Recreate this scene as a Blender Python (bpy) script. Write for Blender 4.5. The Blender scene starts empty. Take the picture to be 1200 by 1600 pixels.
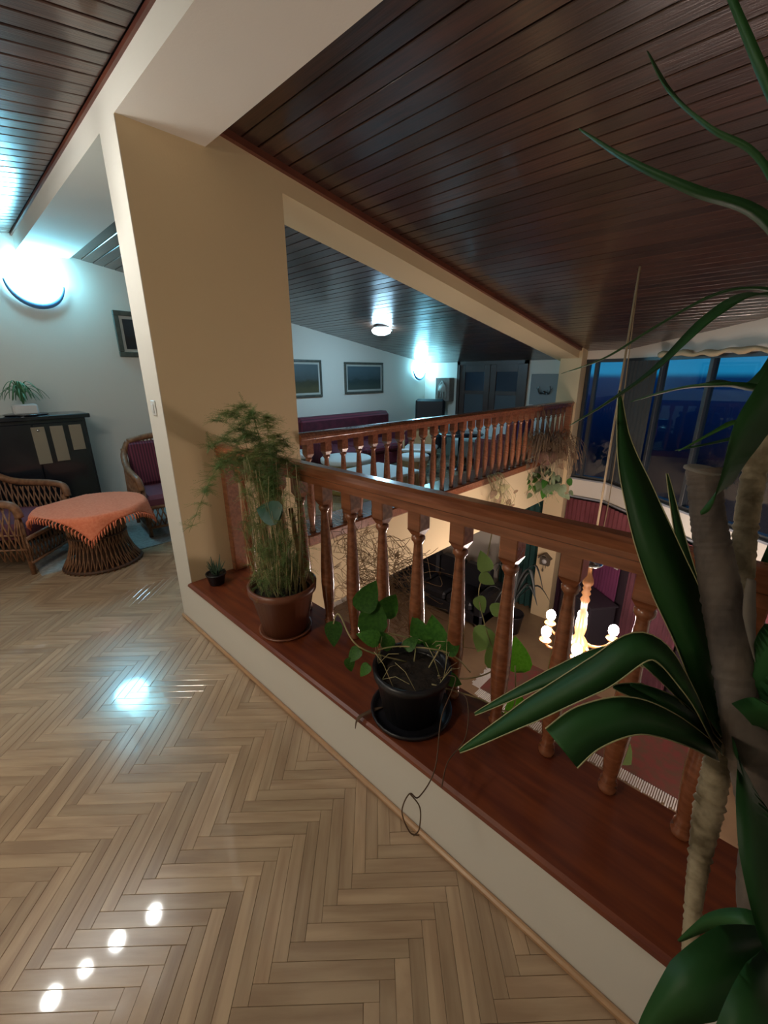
import bpy, math, random
from mathutils import Vector, Matrix, noise
random.seed(7)
S = bpy.context.scene
COL = S.collection
PI = math.pi
R_ = math.radians

# ------------------------------------------------------------------ camera
FPX = 652.0
TH, ROLL, YAW = R_(18.2), R_(-0.3), R_(43.8)
CP = Vector((2.40, -0.828, 1.5))
_R0 = Vector((math.cos(YAW), math.sin(YAW), 0)); _F = Vector((-math.sin(YAW), math.cos(YAW), 0)); _Z = Vector((0, 0, 1))
CF = math.cos(TH) * _F - math.sin(TH) * _Z
_U0 = math.sin(TH) * _F + math.cos(TH) * _Z
CR = math.cos(ROLL) * _R0 + math.sin(ROLL) * _U0
CU = -math.sin(ROLL) * _R0 + math.cos(ROLL) * _U0
cd = bpy.data.cameras.new('camera'); cam = bpy.data.objects.new('camera', cd); COL.objects.link(cam)
cd.sensor_fit = 'VERTICAL'; cd.sensor_height = 36; cd.sensor_width = 27; cd.lens = 36 * FPX / 1600
cd.clip_start = 0.02; cd.clip_end = 300
M3 = Matrix((CR, CU, -CF)).transposed()
cam.matrix_world = Matrix.Translation(CP) @ M3.to_4x4()
S.camera = cam
def at(u, v, d):
    "real point at forward distance d seen at pixel u, v of the 1200x1600 photograph"
    return CP + d * (CF + CR * ((u - 600) / FPX) - CU * ((v - 800) / FPX))

# ------------------------------------------------------------------ world, view
w = bpy.data.worlds.new('dusk'); S.world = w; w.use_nodes = True
nt = w.node_tree; bg = nt.nodes['Background']
tc = nt.nodes.new('ShaderNodeTexCoord'); sx = nt.nodes.new('ShaderNodeSeparateXYZ'); cr = nt.nodes.new('ShaderNodeValToRGB')
nt.links.new(tc.outputs['Generated'], sx.inputs[0])
mr = nt.nodes.new('ShaderNodeMapRange'); mr.inputs[1].default_value = -0.4; mr.inputs[2].default_value = 0.6
nt.links.new(sx.outputs[2], mr.inputs[0]); nt.links.new(mr.outputs[0], cr.inputs[0]); nt.links.new(cr.outputs[0], bg.inputs[0])
e = cr.color_ramp.elements
e[0].position = 0.0; e[0].color = (0.001, 0.003, 0.008, 1)
e[1].position = 1.0; e[1].color = (0.004, 0.03, 0.09, 1)
for p, c in ((0.24, (0.0003, 0.0015, 0.006, 1)), (0.34, (0.0005, 0.005, 0.025, 1)), (0.392, (0.001, 0.014, 0.055, 1)), (0.402, (0.008, 0.15, 0.28, 1)), (0.47, (0.008, 0.11, 0.25, 1))):
    n = e.new(p); n.color = c
bg.inputs[1].default_value = 1.0
S.view_settings.view_transform = 'Standard'; S.view_settings.look = 'None'
S.view_settings.gamma = 1.0; S.view_settings.exposure = 0.75; S.view_settings.use_curve_mapping = False
try:
    S.cycles.use_denoising = True; S.cycles.max_bounces = 8; S.cycles.sample_clamp_indirect = 4
except Exception: pass

# ------------------------------------------------------------------ helpers
def tag(o, label=None, cat=None, group=None, kind=None):
    if label: o['label'] = label
    if cat: o['category'] = cat
    if group: o['group'] = group
    if kind: o['kind'] = kind
    return o
def empty(name, loc, rz=0, **k):
    o = bpy.data.objects.new(name, None); COL.objects.link(o); o.location = loc; o.rotation_euler = (0, 0, rz)
    o.empty_display_size = 0.1
    return tag(o, **k)
def frame_for(d):
    d = d.normalized(); a = Vector((0, 0, 1)) if abs(d.z) < 0.9 else Vector((1, 0, 0))
    x = d.cross(a).normalized(); return x, d.cross(x).normalized()
class MB:
    def __init__(s): s.v = []; s.f = []; s.sm = []
    def add(s, vs, fs, sm=False):
        b = len(s.v); s.v += [Vector(p) for p in vs]; s.f += [tuple(b + i for i in f) for f in fs]; s.sm += [sm] * len(fs); return s
    def box(s, a, b, bev=0.0, M=None):
        x0, y0, z0 = [min(a[i], b[i]) for i in range(3)]; x1, y1, z1 = [max(a[i], b[i]) for i in range(3)]
        if bev <= 0:
            vs = [(x, y, z) for x in (x0, x1) for y in (y0, y1) for z in (z0, z1)]
            fs = [(0, 1, 3, 2), (4, 6, 7, 5), (0, 4, 5, 1), (2, 3, 7, 6), (0, 2, 6, 4), (1, 5, 7, 3)]
        else:
            vs = []; fs = []
            def V(p): vs.append(p); return len(vs) - 1
            X = (x0, x1); Y = (y0, y1); Z = (z0, z1); sg = (1, -1); c = {}
            for i in (0, 1):
                for j in (0, 1):
                    for k in (0, 1):
                        c[i, j, k, 0] = V((X[i], Y[j] + bev * sg[j], Z[k] + bev * sg[k]))
                        c[i, j, k, 1] = V((X[i] + bev * sg[i], Y[j], Z[k] + bev * sg[k]))
                        c[i, j, k, 2] = V((X[i] + bev * sg[i], Y[j] + bev * sg[j], Z[k]))
                        fs.append((c[i, j, k, 0], c[i, j, k, 1], c[i, j, k, 2]))
            for i in (0, 1):
                fs.append((c[i, 0, 0, 0], c[i, 1, 0, 0], c[i, 1, 1, 0], c[i, 0, 1, 0]))
                fs.append((c[0, i, 0, 1], c[1, i, 0, 1], c[1, i, 1, 1], c[0, i, 1, 1]))
                fs.append((c[0, 0, i, 2], c[1, 0, i, 2], c[1, 1, i, 2], c[0, 1, i, 2]))
                for j in (0, 1):
                    fs.append((c[i, j, 0, 0], c[i, j, 1, 0], c[i, j, 1, 1], c[i, j, 0, 1]))
                    fs.append((c[i, 0, j, 0], c[i, 1, j, 0], c[i, 1, j, 2], c[i, 0, j, 2]))
                    fs.append((c[0, i, j, 1], c[1, i, j, 1], c[1, i, j, 2], c[0, i, j, 2]))
        if M is not None: vs = [M @ Vector(p) for p in vs]
        return s.add(vs, fs)
    def tube(s, pts, r, n=8, caps=True, sm=True):
        pts = [Vector(p) for p in pts]; m = len(pts)
        if not hasattr(r, '__len__'): r = [r] * m
        vs = []; fs = []; x = None
        for i, p in enumerate(pts):
            d = (pts[min(i + 1, m - 1)] - pts[max(i - 1, 0)])
            if d.length < 1e-9: d = Vector((0, 0, 1))
            d.normalize()
            if x is None: x, y = frame_for(d)
            else:
                x = (x - d * x.dot(d))
                if x.length < 1e-6: x, y = frame_for(d)
                x.normalize(); y = d.cross(x)
            for k in range(n):
                a = 2 * PI * k / n; vs.append(p + (x * math.cos(a) + y * math.sin(a)) * r[i])
        for i in range(m - 1):
            for k in range(n):
                a = i * n + k; b = i * n + (k + 1) % n; fs.append((a, b, b + n, a + n))
        if caps: fs.append(tuple(range(n - 1, -1, -1))); fs.append(tuple((m - 1) * n + k for k in range(n)))
        return s.add(vs, fs, sm)
    def lathe(s, prof, n=20, c=(0, 0, 0), M=None, caps=True, ang=(0, 2 * PI)):
        vs = []; fs = []; m = len(prof)
        full = abs(ang[1] - ang[0] - 2 * PI) < 1e-6; nn = n if full else n + 1
        for r, z in prof:
            for k in range(nn):
                a = ang[0] + (ang[1] - ang[0]) * k / n
                p = Vector((r * math.cos(a), r * math.sin(a), z)); p = (M @ p) if M is not None else p
                vs.append(p + Vector(c))
        for i in range(m - 1):
            for k in range(nn if full else n):
                a = i * nn + k; b = i * nn + (k + 1) % nn; fs.append((a, b, b + nn, a + nn))
        if caps and full:
            if prof[0][0] > 1e-5: fs.append(tuple(range(n - 1, -1, -1)))
            if prof[-1][0] > 1e-5: fs.append(tuple((m - 1) * n + k for k in range(n)))
        return s.add(vs, fs, True)
    def ball(s, c, r, n=12, sc=(1, 1, 1)):
        h = n // 2
        prof = [(math.sin(PI * i / h) * r, -math.cos(PI * i / h) * r) for i in range(h + 1)]
        prof = [(max(a, 1e-4), b) for a, b in prof]
        return s.lathe(prof, n, c, Matrix.Diagonal((*sc, 1)))
    def prism(s, poly, h0, h1, M=None):
        n = len(poly); vs = [(x, y, h0) for x, y in poly] + [(x, y, h1) for x, y in poly]
        if M is not None: vs = [M @ Vector(p) for p in vs]
        fs = [tuple(range(n - 1, -1, -1)), tuple(range(n, 2 * n))] + [(i, (i + 1) % n, (i + 1) % n + n, i + n) for i in range(n)]
        return s.add(vs, fs)
    def build(s, name, mat, parent=None, **k):
        me = bpy.data.meshes.new(name); me.from_pydata([tuple(p) for p in s.v], [], s.f)
        me.polygons.foreach_set('use_smooth', s.sm); me.materials.append(mat); me.update()
        bm_fix(me)
        o = bpy.data.objects.new(name, me); COL.objects.link(o)
        if parent: o.parent = parent
        return tag(o, **k)
import bmesh
def bm_fix(me):
    if len(me.polygons) > 60000: return
    b = bmesh.new(); b.from_mesh(me); bmesh.ops.recalc_face_normals(b, faces=b.faces); b.to_mesh(me); b.free()
def inst(me, name, loc, parent=None, rot=None, scale=None, M=None, **k):
    o = bpy.data.objects.new(name, me); COL.objects.link(o)
    if M is not None: o.matrix_local = M
    else:
        o.location = loc
        if rot: o.rotation_euler = rot
        if scale: o.scale = scale
    if parent: o.parent = parent
    return tag(o, **k)
def kids(o): return [c for c in bpy.data.objects if c.parent == o]
def copy_tree(o, parent=None):
    c = o.copy(); COL.objects.link(c)
    if parent: c.parent = parent
    for ch in kids(o): copy_tree(ch, c)
    return c
def spline(P, m=6):
    P = [Vector(p) for p in P]; out = []
    for i in range(len(P) - 1):
        p0 = P[max(i - 1, 0)]; p1 = P[i]; p2 = P[i + 1]; p3 = P[min(i + 2, len(P) - 1)]
        for k in range(m):
            t = k / m
            out.append(0.5 * ((2 * p1) + (p2 - p0) * t + (2 * p0 - 5 * p1 + 4 * p2 - p3) * t * t + (3 * p1 - p0 - 3 * p2 + p3) * t ** 3))
    out.append(P[-1]); return out
def blade(mb, P, W, up, fold=0.25, m=6):
    "a leaf: ribbon along P with half widths W, creased along its midrib, with thickness"
    C = spline(P, m); n = len(C); vs = []; fs = []
    for i, p in enumerate(C):
        t = i / (n - 1) * (len(W) - 1); a = int(min(t, len(W) - 2)); hw = W[a] + (W[a + 1] - W[a]) * (t - a)
        d = (C[min(i + 1, n - 1)] - C[max(i - 1, 0)]).normalized()
        sd = d.cross(up)
        if sd.length < 1e-4: sd = frame_for(d)[0]
        sd.normalize(); nn = sd.cross(d).normalized()
        th = min(0.0012, hw * 0.3)
        vs += [p - sd * hw + nn * hw * fold, p + nn * th, p + sd * hw + nn * hw * fold, p - nn * th]
    for i in range(n - 1):
        a = i * 4
        fs += [(a, a + 1, a + 5, a + 4), (a + 1, a + 2, a + 6, a + 5), (a + 2, a + 3, a + 7, a + 6), (a + 3, a, a + 4, a + 7)]
    fs += [(0, 1, 2, 3), (4 * n - 4, 4 * n - 3, 4 * n - 2, 4 * n - 1)]
    mb.add(vs, fs, True); return mb

# ------------------------------------------------------------------ materials
def mat(name, col, rough=0.6, metal=0.0, coat=0.0, col2=None, scale=8.0, stretch=(1, 1, 1), bump=0.0, bscale=None, emit=None, estr=0.0, rnd=0.0, trans=0.0, spec=0.5, detail=4, coords='Object', contrast=(0.35, 0.65), sub=0.0, coatr=0.08):
    m = bpy.data.materials.new(name); m.use_nodes = True; t = m.node_tree; b = t.nodes['Principled BSDF']
    b.inputs['Base Color'].default_value = (*col, 1); b.inputs['Roughness'].default_value = rough; b.inputs['Metallic'].default_value = metal
    b.inputs['Coat Weight'].default_value = coat; b.inputs['Coat Roughness'].default_value = coatr; b.inputs['Specular IOR Level'].default_value = spec
    if trans: b.inputs['Transmission Weight'].default_value = trans
    out = None
    if col2 is not None or bump:
        tcn = t.nodes.new('ShaderNodeTexCoord'); mp = t.nodes.new('ShaderNodeMapping'); mp.inputs['Scale'].default_value = stretch
        t.links.new(tcn.outputs[coords], mp.inputs[0])
        if rnd:
            oi = t.nodes.new('ShaderNodeObjectInfo'); cb = t.nodes.new('ShaderNodeCombineXYZ'); mu = t.nodes.new('ShaderNodeMath'); mu.operation = 'MULTIPLY'; mu.inputs[1].default_value = 37
            t.links.new(oi.outputs['Random'], mu.inputs[0])
            for i in range(3): t.links.new(mu.outputs[0], cb.inputs[i])
            t.links.new(cb.outputs[0], mp.inputs['Location'])
    if col2 is not None:
        n = t.nodes.new('ShaderNodeTexNoise'); n.inputs['Scale'].default_value = scale; n.inputs['Detail'].default_value = detail
        t.links.new(mp.outputs[0], n.inputs['Vector'])
        c = t.nodes.new('ShaderNodeValToRGB'); c.color_ramp.elements[0].position = contrast[0]; c.color_ramp.elements[1].position = contrast[1]
        c.color_ramp.elements[0].color = (*col, 1); c.color_ramp.elements[1].color = (*col2, 1)
        t.links.new(n.outputs[0], c.inputs[0]); out = c.outputs[0]
    if rnd:
        if out is None:
            rgb = t.nodes.new('ShaderNodeRGB'); rgb.outputs[0].default_value = (*col, 1); out = rgb.outputs[0]
        hs = t.nodes.new('ShaderNodeHueSaturation'); oi2 = t.nodes.new('ShaderNodeObjectInfo'); m2 = t.nodes.new('ShaderNodeMapRange')
        m2.inputs[3].default_value = 1 - rnd; m2.inputs[4].default_value = 1 + rnd
        t.links.new(oi2.outputs['Random'], m2.inputs[0]); t.links.new(m2.outputs[0], hs.inputs['Value']); t.links.new(out, hs.inputs['Color']); out = hs.outputs[0]
    if out is not None: t.links.new(out, b.inputs['Base Color'])
    if bump:
        n2 = t.nodes.new('ShaderNodeTexNoise'); n2.inputs['Scale'].default_value = bscale or scale * 4; n2.inputs['Detail'].default_value = 3
        t.links.new(mp.outputs[0], n2.inputs['Vector']); bp = t.nodes.new('ShaderNodeBump'); bp.inputs['Strength'].default_value = bump; bp.inputs['Distance'].default_value = 0.004
        t.links.new(n2.outputs[0], bp.inputs['Height']); t.links.new(bp.outputs[0], b.inputs['Normal'])
    if emit: b.inputs['Emission Color'].default_value = (*emit, 1); b.inputs['Emission Strength'].default_value = estr
    return m
def stripes(name, c1, c2, scale, axis='X', rough=0.8, width=0.5):
    m = mat(name, c1, rough); t = m.node_tree; b = t.nodes['Principled BSDF']
    tcn = t.nodes.new('ShaderNodeTexCoord'); wv = t.nodes.new('ShaderNodeTexWave'); wv.bands_direction = axis; wv.inputs['Scale'].default_value = scale; wv.inputs['Distortion'].default_value = 0.4
    c = t.nodes.new('ShaderNodeValToRGB'); c.color_ramp.elements[0].position = width - 0.1; c.color_ramp.elements[1].position = width + 0.1
    c.color_ramp.elements[0].color = (*c1, 1); c.color_ramp.elements[1].color = (*c2, 1)
    t.links.new(tcn.outputs['Object'], wv.inputs['Vector']); t.links.new(wv.outputs[0], c.inputs[0]); t.links.new(c.outputs[0], b.inputs['Base Color'])
    return m
WHITE = mat('white_plaster', (0.67, 0.63, 0.56), 0.85, bump=0.12, bscale=90, coords='Object')
CREAM = mat('cream_plaster_warm_lit', (0.64, 0.50, 0.30), 0.85, bump=0.12, bscale=90)  # cream wall; the void side's warm, dim light is put into the tan
PARQ = mat('parquet', (0.36, 0.235, 0.145), 0.25, coat=0.8, col2=(0.48, 0.335, 0.21), scale=3, stretch=(1.2, 10, 1), rnd=0.14, bump=0.05, bscale=10, coatr=0.05)
PARQB = mat('parquet_joint', (0.26, 0.15, 0.08), 0.5)
PLANK = mat('ceiling_varnish', (0.028, 0.011, 0.007), 0.3, coat=0.5, col2=(0.060, 0.023, 0.013), scale=3, stretch=(1.2, 26, 8), rnd=0.3, bump=0.25, bscale=6, coatr=0.15)
GAPM = mat('ceiling_groove', (0.012, 0.006, 0.004), 0.7)
MAHO = mat('mahogany', (0.18, 0.056, 0.022), 0.27, coat=0.6, col2=(0.28, 0.095, 0.04), scale=4, stretch=(1.5, 14, 14), bump=0.03)
MAHOL = mat('mahogany_ledge', (0.13, 0.027, 0.013), 0.38, coat=0.25, col2=(0.21, 0.05, 0.016), scale=3, stretch=(1.2, 12, 1), coatr=0.2)
TRIMW = mat('trim_wood', (0.40, 0.22, 0.11), 0.3, coat=0.5, col2=(0.5, 0.3, 0.16), scale=5, stretch=(1, 10, 10))
DARKT = mat('dark_moulding', (0.10, 0.025, 0.015), 0.4, col2=(0.14, 0.04, 0.02), scale=5)
BLACKF = mat('window_frame_dark', (0.03, 0.035, 0.04), 0.4)
GREYF = mat('window_frame_grey', (0.25, 0.27, 0.30), 0.45)
BLACKW = mat('black_lacquer', (0.008, 0.010, 0.016), 0.25, coat=0.4)
LEATHER = mat('black_leather', (0.012, 0.013, 0.018), 0.4, bump=0.2, bscale=60)
WICK = mat('wicker', (0.16, 0.065, 0.03), 0.5, col2=(0.28, 0.13, 0.06), scale=30)
CUSH = stripes('mauve_stripe', (0.16, 0.03, 0.06), (0.07, 0.012, 0.03), 12, 'Y')
CUSHP = mat('mauve_cushion', (0.16, 0.045, 0.07), 0.85)
SOFAM = stripes('burgundy_stripe', (0.13, 0.012, 0.03), (0.06, 0.005, 0.015), 9, 'X')
CLOTH = mat('coral_cloth', (0.78, 0.20, 0.10), 0.9, col2=(0.85, 0.26, 0.14), scale=60, bump=0.3, bscale=200)
RUGM = mat('grey_rug', (0.26, 0.26, 0.25), 0.95, col2=(0.36, 0.36, 0.34), scale=40, bump=0.4, bscale=200)
TERRA = mat('brown_plastic_pot', (0.17, 0.055, 0.028), 0.38, col2=(0.2, 0.07, 0.035), scale=5)
BLKPOT = mat('black_pot', (0.012, 0.012, 0.016), 0.35)
SOIL = mat('soil', (0.008, 0.006, 0.005), 0.95, col2=(0.03, 0.02, 0.013), scale=40, bump=1.0, bscale=80)
FERN = mat('fern_green', (0.10, 0.19, 0.05), 0.7, col2=(0.26, 0.30, 0.10), scale=9)
STEMD = mat('dry_stem', (0.46, 0.36, 0.18), 0.7, col2=(0.22, 0.22, 0.09), scale=12)
LEAFL = mat('leaf_backlit_lime', (0.14, 0.36, 0.02), 0.45, col2=(0.2, 0.45, 0.04), scale=10)  # chandelier backlight on these leaves put into a lime copy of the green
TWIG = mat('dry_twig', (0.11, 0.06, 0.03), 0.8)
TWIGL = mat('dry_twig_pale', (0.22, 0.13, 0.06), 0.8)
LEAF = mat('leaf_green', (0.045, 0.16, 0.02), 0.45, col2=(0.08, 0.24, 0.03), scale=10, rnd=0.25)
LEAFY = mat('leaf_backlit_pale', (0.30, 0.44, 0.16), 0.5, col2=(0.32, 0.46, 0.16), scale=10)  # paler leaf copy, holding the chandelier's backlight in its colour
for _m in (LEAF, LEAFY):
    pass
YUC = mat('yucca_green', (0.020, 0.085, 0.022), 0.5, col2=(0.035, 0.12, 0.03), scale=3, spec=.35)
YUCE = mat('yucca_edge', (0.35, 0.33, 0.16), 0.5)
BARK = mat('yucca_bark', (0.05, 0.038, 0.032), 0.85, col2=(0.15, 0.115, 0.09), scale=14, stretch=(1, 1, 0.5), bump=1.0, bscale=40)
BARKY = mat('yucca_bark_pale', (0.11, 0.08, 0.04), 0.85, col2=(0.34, 0.27, 0.17), scale=16, bump=1.0, bscale=40, contrast=(.4, .6))
CUT = mat('sawn_wood', (0.16, 0.14, 0.12), 0.85, col2=(0.2, 0.17, 0.14), scale=20)
GOLD = mat('turned_oak', (0.22, 0.09, 0.03), 0.35, coat=0.3, col2=(0.30, 0.13, 0.04), scale=10)
IRON = mat('dark_iron', (0.05, 0.045, 0.04), 0.4, metal=0.8)
CHROME = mat('chrome', (0.7, 0.7, 0.7), 0.2, metal=1.0)
ROPE = mat('rope', (0.40, 0.30, 0.18), 0.9, bump=0.5, bscale=200)
CURT = mat('burgundy_curtain', (0.13, 0.028, 0.035), 0.85, col2=(0.17, 0.04, 0.05), scale=3)
CURTD = mat('dark_burgundy_curtain', (0.075, 0.02, 0.03), 0.85, col2=(0.11, 0.03, 0.045), scale=3)
CURTM = mat('magenta_curtain', (0.10, 0.014, 0.06), 0.85, col2=(0.13, 0.02, 0.075), scale=3)
DRAPE = mat('dark_drape', (0.035, 0.04, 0.04), 0.9)
DGREEN = mat('green_drape', (0.01, 0.05, 0.045), 0.9)
LFLOOR = mat('lower_floor', (0.19, 0.12, 0.07), 0.35, col2=(0.24, 0.16, 0.09), scale=3)
CARPET = mat('red_carpet', (0.16, 0.035, 0.03), 0.95, col2=(0.10, 0.05, 0.03), scale=10)
FRINGE = mat('white_fringe', (0.6, 0.58, 0.55), 0.9)
PAPER = mat('grey_card', (0.26, 0.22, 0.16), 0.7)
CERAM = mat('white_ceramic', (0.6, 0.6, 0.6), 0.4)
SWITCH = mat('switch_plastic', (0.62, 0.62, 0.60), 0.4)
PFRAME = mat('picture_frame', (0.055, 0.06, 0.05), 0.4, col2=(0.09, 0.09, 0.07), scale=20)
PMAT = mat('picture_mount', (0.42, 0.42, 0.38), 0.8)
WOODL = mat('light_wood', (0.36, 0.20, 0.09), 0.4, col2=(0.42, 0.25, 0.12), scale=8)
WTOP = mat('white_top', (0.62, 0.63, 0.62), 0.5)
BLUEB = mat('violet_blanket', (0.07, 0.06, 0.22), 0.9, col2=(0.12, 0.03, 0.10), scale=8)
LAMPW = mat('lamp_white', (1, 1, 1), 0.5, emit=(0.95, 0.97, 0.93), estr=88)
LAMPB = mat('lamp_added_fill', (1, 1, 1), 0.5, emit=(1.0, 0.88, 0.70), estr=66)  # glow of the added fill lamp behind the camera
LAMPC = mat('lamp_cool', (1, 1, 1), 0.5, emit=(0.26, 0.76, 1.0), estr=30)
LAMPG = mat('lamp_gallery', (1, 1, 1), 0.5, emit=(0.42, 0.76, 1.0), estr=75)
LAMPV = mat('lamp_chandelier', (1, 1, 1), 0.5, emit=(1.0, 0.82, 0.72), estr=150)
BLUEM = mat('blue_metal', (0.10, 0.22, 0.42), 0.4, metal=0.2)
def glass(name, tint=(0.8, 0.88, 0.92)):
    m = bpy.data.materials.new(name); m.use_nodes = True; t = m.node_tree; t.nodes.clear()
    o = t.nodes.new('ShaderNodeOutputMaterial'); mx = t.nodes.new('ShaderNodeMixShader'); tr = t.nodes.new('ShaderNodeBsdfTransparent'); g = t.nodes.new('ShaderNodeBsdfGlossy'); f = t.nodes.new('ShaderNodeLayerWeight')
    mr = t.nodes.new('ShaderNodeMapRange'); mr.inputs[3].default_value = 0.06; mr.inputs[4].default_value = 0.6; pw = t.nodes.new('ShaderNodeMath'); pw.operation = 'POWER'; pw.inputs[1].default_value = 3.0
    tr.inputs[0].default_value = (*tint, 1); g.inputs['Roughness'].default_value = 0.02; f.inputs[0].default_value = 0.5
    t.links.new(f.outputs['Facing'], pw.inputs[0]); t.links.new(pw.outputs[0], mr.inputs[0]); t.links.new(mr.outputs[0], mx.inputs[0]); t.links.new(tr.outputs[0], mx.inputs[1]); t.links.new(g.outputs[0], mx.inputs[2]); t.links.new(mx.outputs[0], o.inputs[0]); return m
GLASS = glass('window_glass')
def translucent(m, fac, tint=1.0):
    t = m.node_tree; b = t.nodes['Principled BSDF']; o = [n for n in t.nodes if n.type == 'OUTPUT_MATERIAL'][0]
    tl = t.nodes.new('ShaderNodeBsdfTranslucent'); mx = t.nodes.new('ShaderNodeMixShader'); mx.inputs[0].default_value = fac
    if b.inputs['Base Color'].links: t.links.new(b.inputs['Base Color'].links[0].from_socket, tl.inputs[0])
    else: tl.inputs[0].default_value = b.inputs['Base Color'].default_value
    t.links.new(b.outputs[0], mx.inputs[1]); t.links.new(tl.outputs[0], mx.inputs[2]); t.links.new(mx.outputs[0], o.inputs[0])
for _m, _f in ((LEAF, .45), (LEAFL, .6), (LEAFY, .45), (YUC, .3), (FERN, .35)): translucent(_m, _f)
def painting(name, sky, low, dark):
    m = mat(name, sky, 0.35); t = m.node_tree; b = t.nodes['Principled BSDF']
    tcn = t.nodes.new('ShaderNodeTexCoord'); s = t.nodes.new('ShaderNodeSeparateXYZ'); n = t.nodes.new('ShaderNodeTexNoise'); n.inputs['Scale'].default_value = 5; n.inputs['Detail'].default_value = 6
    ad = t.nodes.new('ShaderNodeMath'); ad.operation = 'MULTIPLY_ADD'; ad.inputs[1].default_value = 0.35; c = t.nodes.new('ShaderNodeValToRGB')
    t.links.new(tcn.outputs['Generated'], s.inputs[0]); t.links.new(tcn.outputs['Generated'], n.inputs[0]); t.links.new(n.outputs[0], ad.inputs[0]); t.links.new(s.outputs[2], ad.inputs[2]); t.links.new(ad.outputs[0], c.inputs[0])
    c.color_ramp.elements[0].position = 0.3; c.color_ramp.elements[0].color = (*low, 1); c.color_ramp.elements[1].position = 1.0; c.color_ramp.elements[1].color = (*sky, 1)
    q = c.color_ramp.elements.new(0.55); q.color = (*dark, 1); q = c.color_ramp.elements.new(0.66); q.color = (*[0.6 * a + 0.2 * d for a, d in zip(sky, low)], 1)
    t.links.new(c.outputs[0], b.inputs['Base Color']); return m

# ------------------------------------------------------------------ room shell
XL, XR, YB, YF = -3.0, 3.9, -3.2, 6.0           # sofa wall, right wall, wall behind the camera, far gallery wall
LOW = -2.6
def struct(name, mb, m, **k): return mb.build(name, m, kind='structure', **k)
zr = lambda y: 2.77 - 0.16 * y                  # void ceiling
zg = lambda y: 2.67 - 0.16 * y                  # gallery ceiling
zl = lambda y: 2.72 + 0.16 * y                  # ceiling over the landing, other side of the ridge
def slopebox(mb, x0, x1, y0, y1, f0, f1):
    vs = [(x0, y0, f0(y0)), (x1, y0, f0(y0)), (x1, y1, f0(y1)), (x0, y1, f0(y1)), (x0, y0, f1(y0)), (x1, y0, f1(y0)), (x1, y1, f1(y1)), (x0, y1, f1(y1))]
    return mb.add(vs, [(0, 3, 2, 1), (4, 5, 6, 7), (0, 1, 5, 4), (1, 2, 6, 5), (2, 3, 7, 6), (3, 0, 4, 7)])
# floor slab, parquet
fl = struct('floor', MB().box((XL, YB, -0.26), (XR, 0.0, -0.012)).box((XL, 0.0, -0.26), (-0.02, YF, -0.012)), PARQB)
L_, W_ = 0.33, 0.041
base = {}
def strip_mesh(nm):
    return MB().box((-L_ / 2 + .0004, -W_ / 2 + .0004, -0.012), (L_ / 2 - .0004, W_ / 2 - .0004, 0.0), bev=0.0007)
smesh = strip_mesh('s'); so = smesh.build('parquet_strip', PARQ); smeshd = so.data; bpy.data.objects.remove(so)
strips = []
c45 = math.cos(PI / 4)
def inside(x, y):
    m_ = 0.0
    return (XL < x < XR and YB < y < 0.12) or (XL < x < -0.05 and -0.1 < y < YF)
for i in range(-170, 171):
    for j in range(-24, 25):
        ox = i * W_ + j * L_; oy = i * W_ - j * L_
        for (px_, py_, a) in ((ox + L_ / 2, oy + W_ / 2, 0), (ox + W_ / 2, oy + W_ + L_ / 2, PI / 2)):
            x = (px_ - py_) * c45 + 0.797; y = (px_ + py_) * c45 - 0.863
            if inside(x, y):
                q = Vector((x, y, 0)) - CP; dz = q.dot(CF)
                vis = False; sz = 0
                if dz > 0.1:
                    u = 600 + FPX * q.dot(CR) / dz; v = 800 - FPX * q.dot(CU) / dz
                    vis = -30 < u < 1100 and 850 < v < 1640 and (u - 290) * 0.885 - (v - 960) < 20
                    sz = 1 / dz
                strips.append((vis, sz, x, y, a + PI / 4))
strips.sort(key=lambda s: (-s[0], -s[1]))
for (vis, sz, x, y, a) in strips[:300]:
    inst(smeshd, 'parquet_strip', (x, y, random.uniform(-0.0005, 0.0)), fl, (random.uniform(-.003, .003), random.uniform(-.0008, .0008), a))
rest = MB()
rest_groups = [MB() for _ in range(6)]
for k, (vis, sz, x, y, a) in enumerate(strips[300:]):
    M = Matrix.Translation((x, y, random.uniform(-0.0005, 0))) @ Matrix.Rotation(a, 4, 'Z') @ Matrix.Rotation(random.uniform(-.003, .003), 4, 'X')
    rest_groups[0].box((-L_ / 2 + .0004, -W_ / 2 + .0004, -0.012), (L_ / 2 - .0004, W_ / 2 - .0004, 0.0), M=M)
# far strips: same wood, each island gets its own tone from the island random value
PARQI = PARQ.copy(); PARQI.name = 'parquet_far'; t = PARQI.node_tree
gi = t.nodes.new('ShaderNodeNewGeometry')
for nd in list(t.nodes):
    if nd.type == 'OBJECT_INFO':
        for l in list(nd.outputs['Random'].links):
            tgt = l.to_socket; t.links.remove(l); t.links.new(gi.outputs['Random Per Island'], tgt)
# grain of the far strips: use a coarser, unstretched noise since they share one frame
for nd in t.nodes:
    if nd.type == 'MAPPING': nd.inputs['Scale'].default_value = (3, 3, 1)
rest_groups[0].build('parquet_field', PARQI, fl, kind='stuff')

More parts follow.
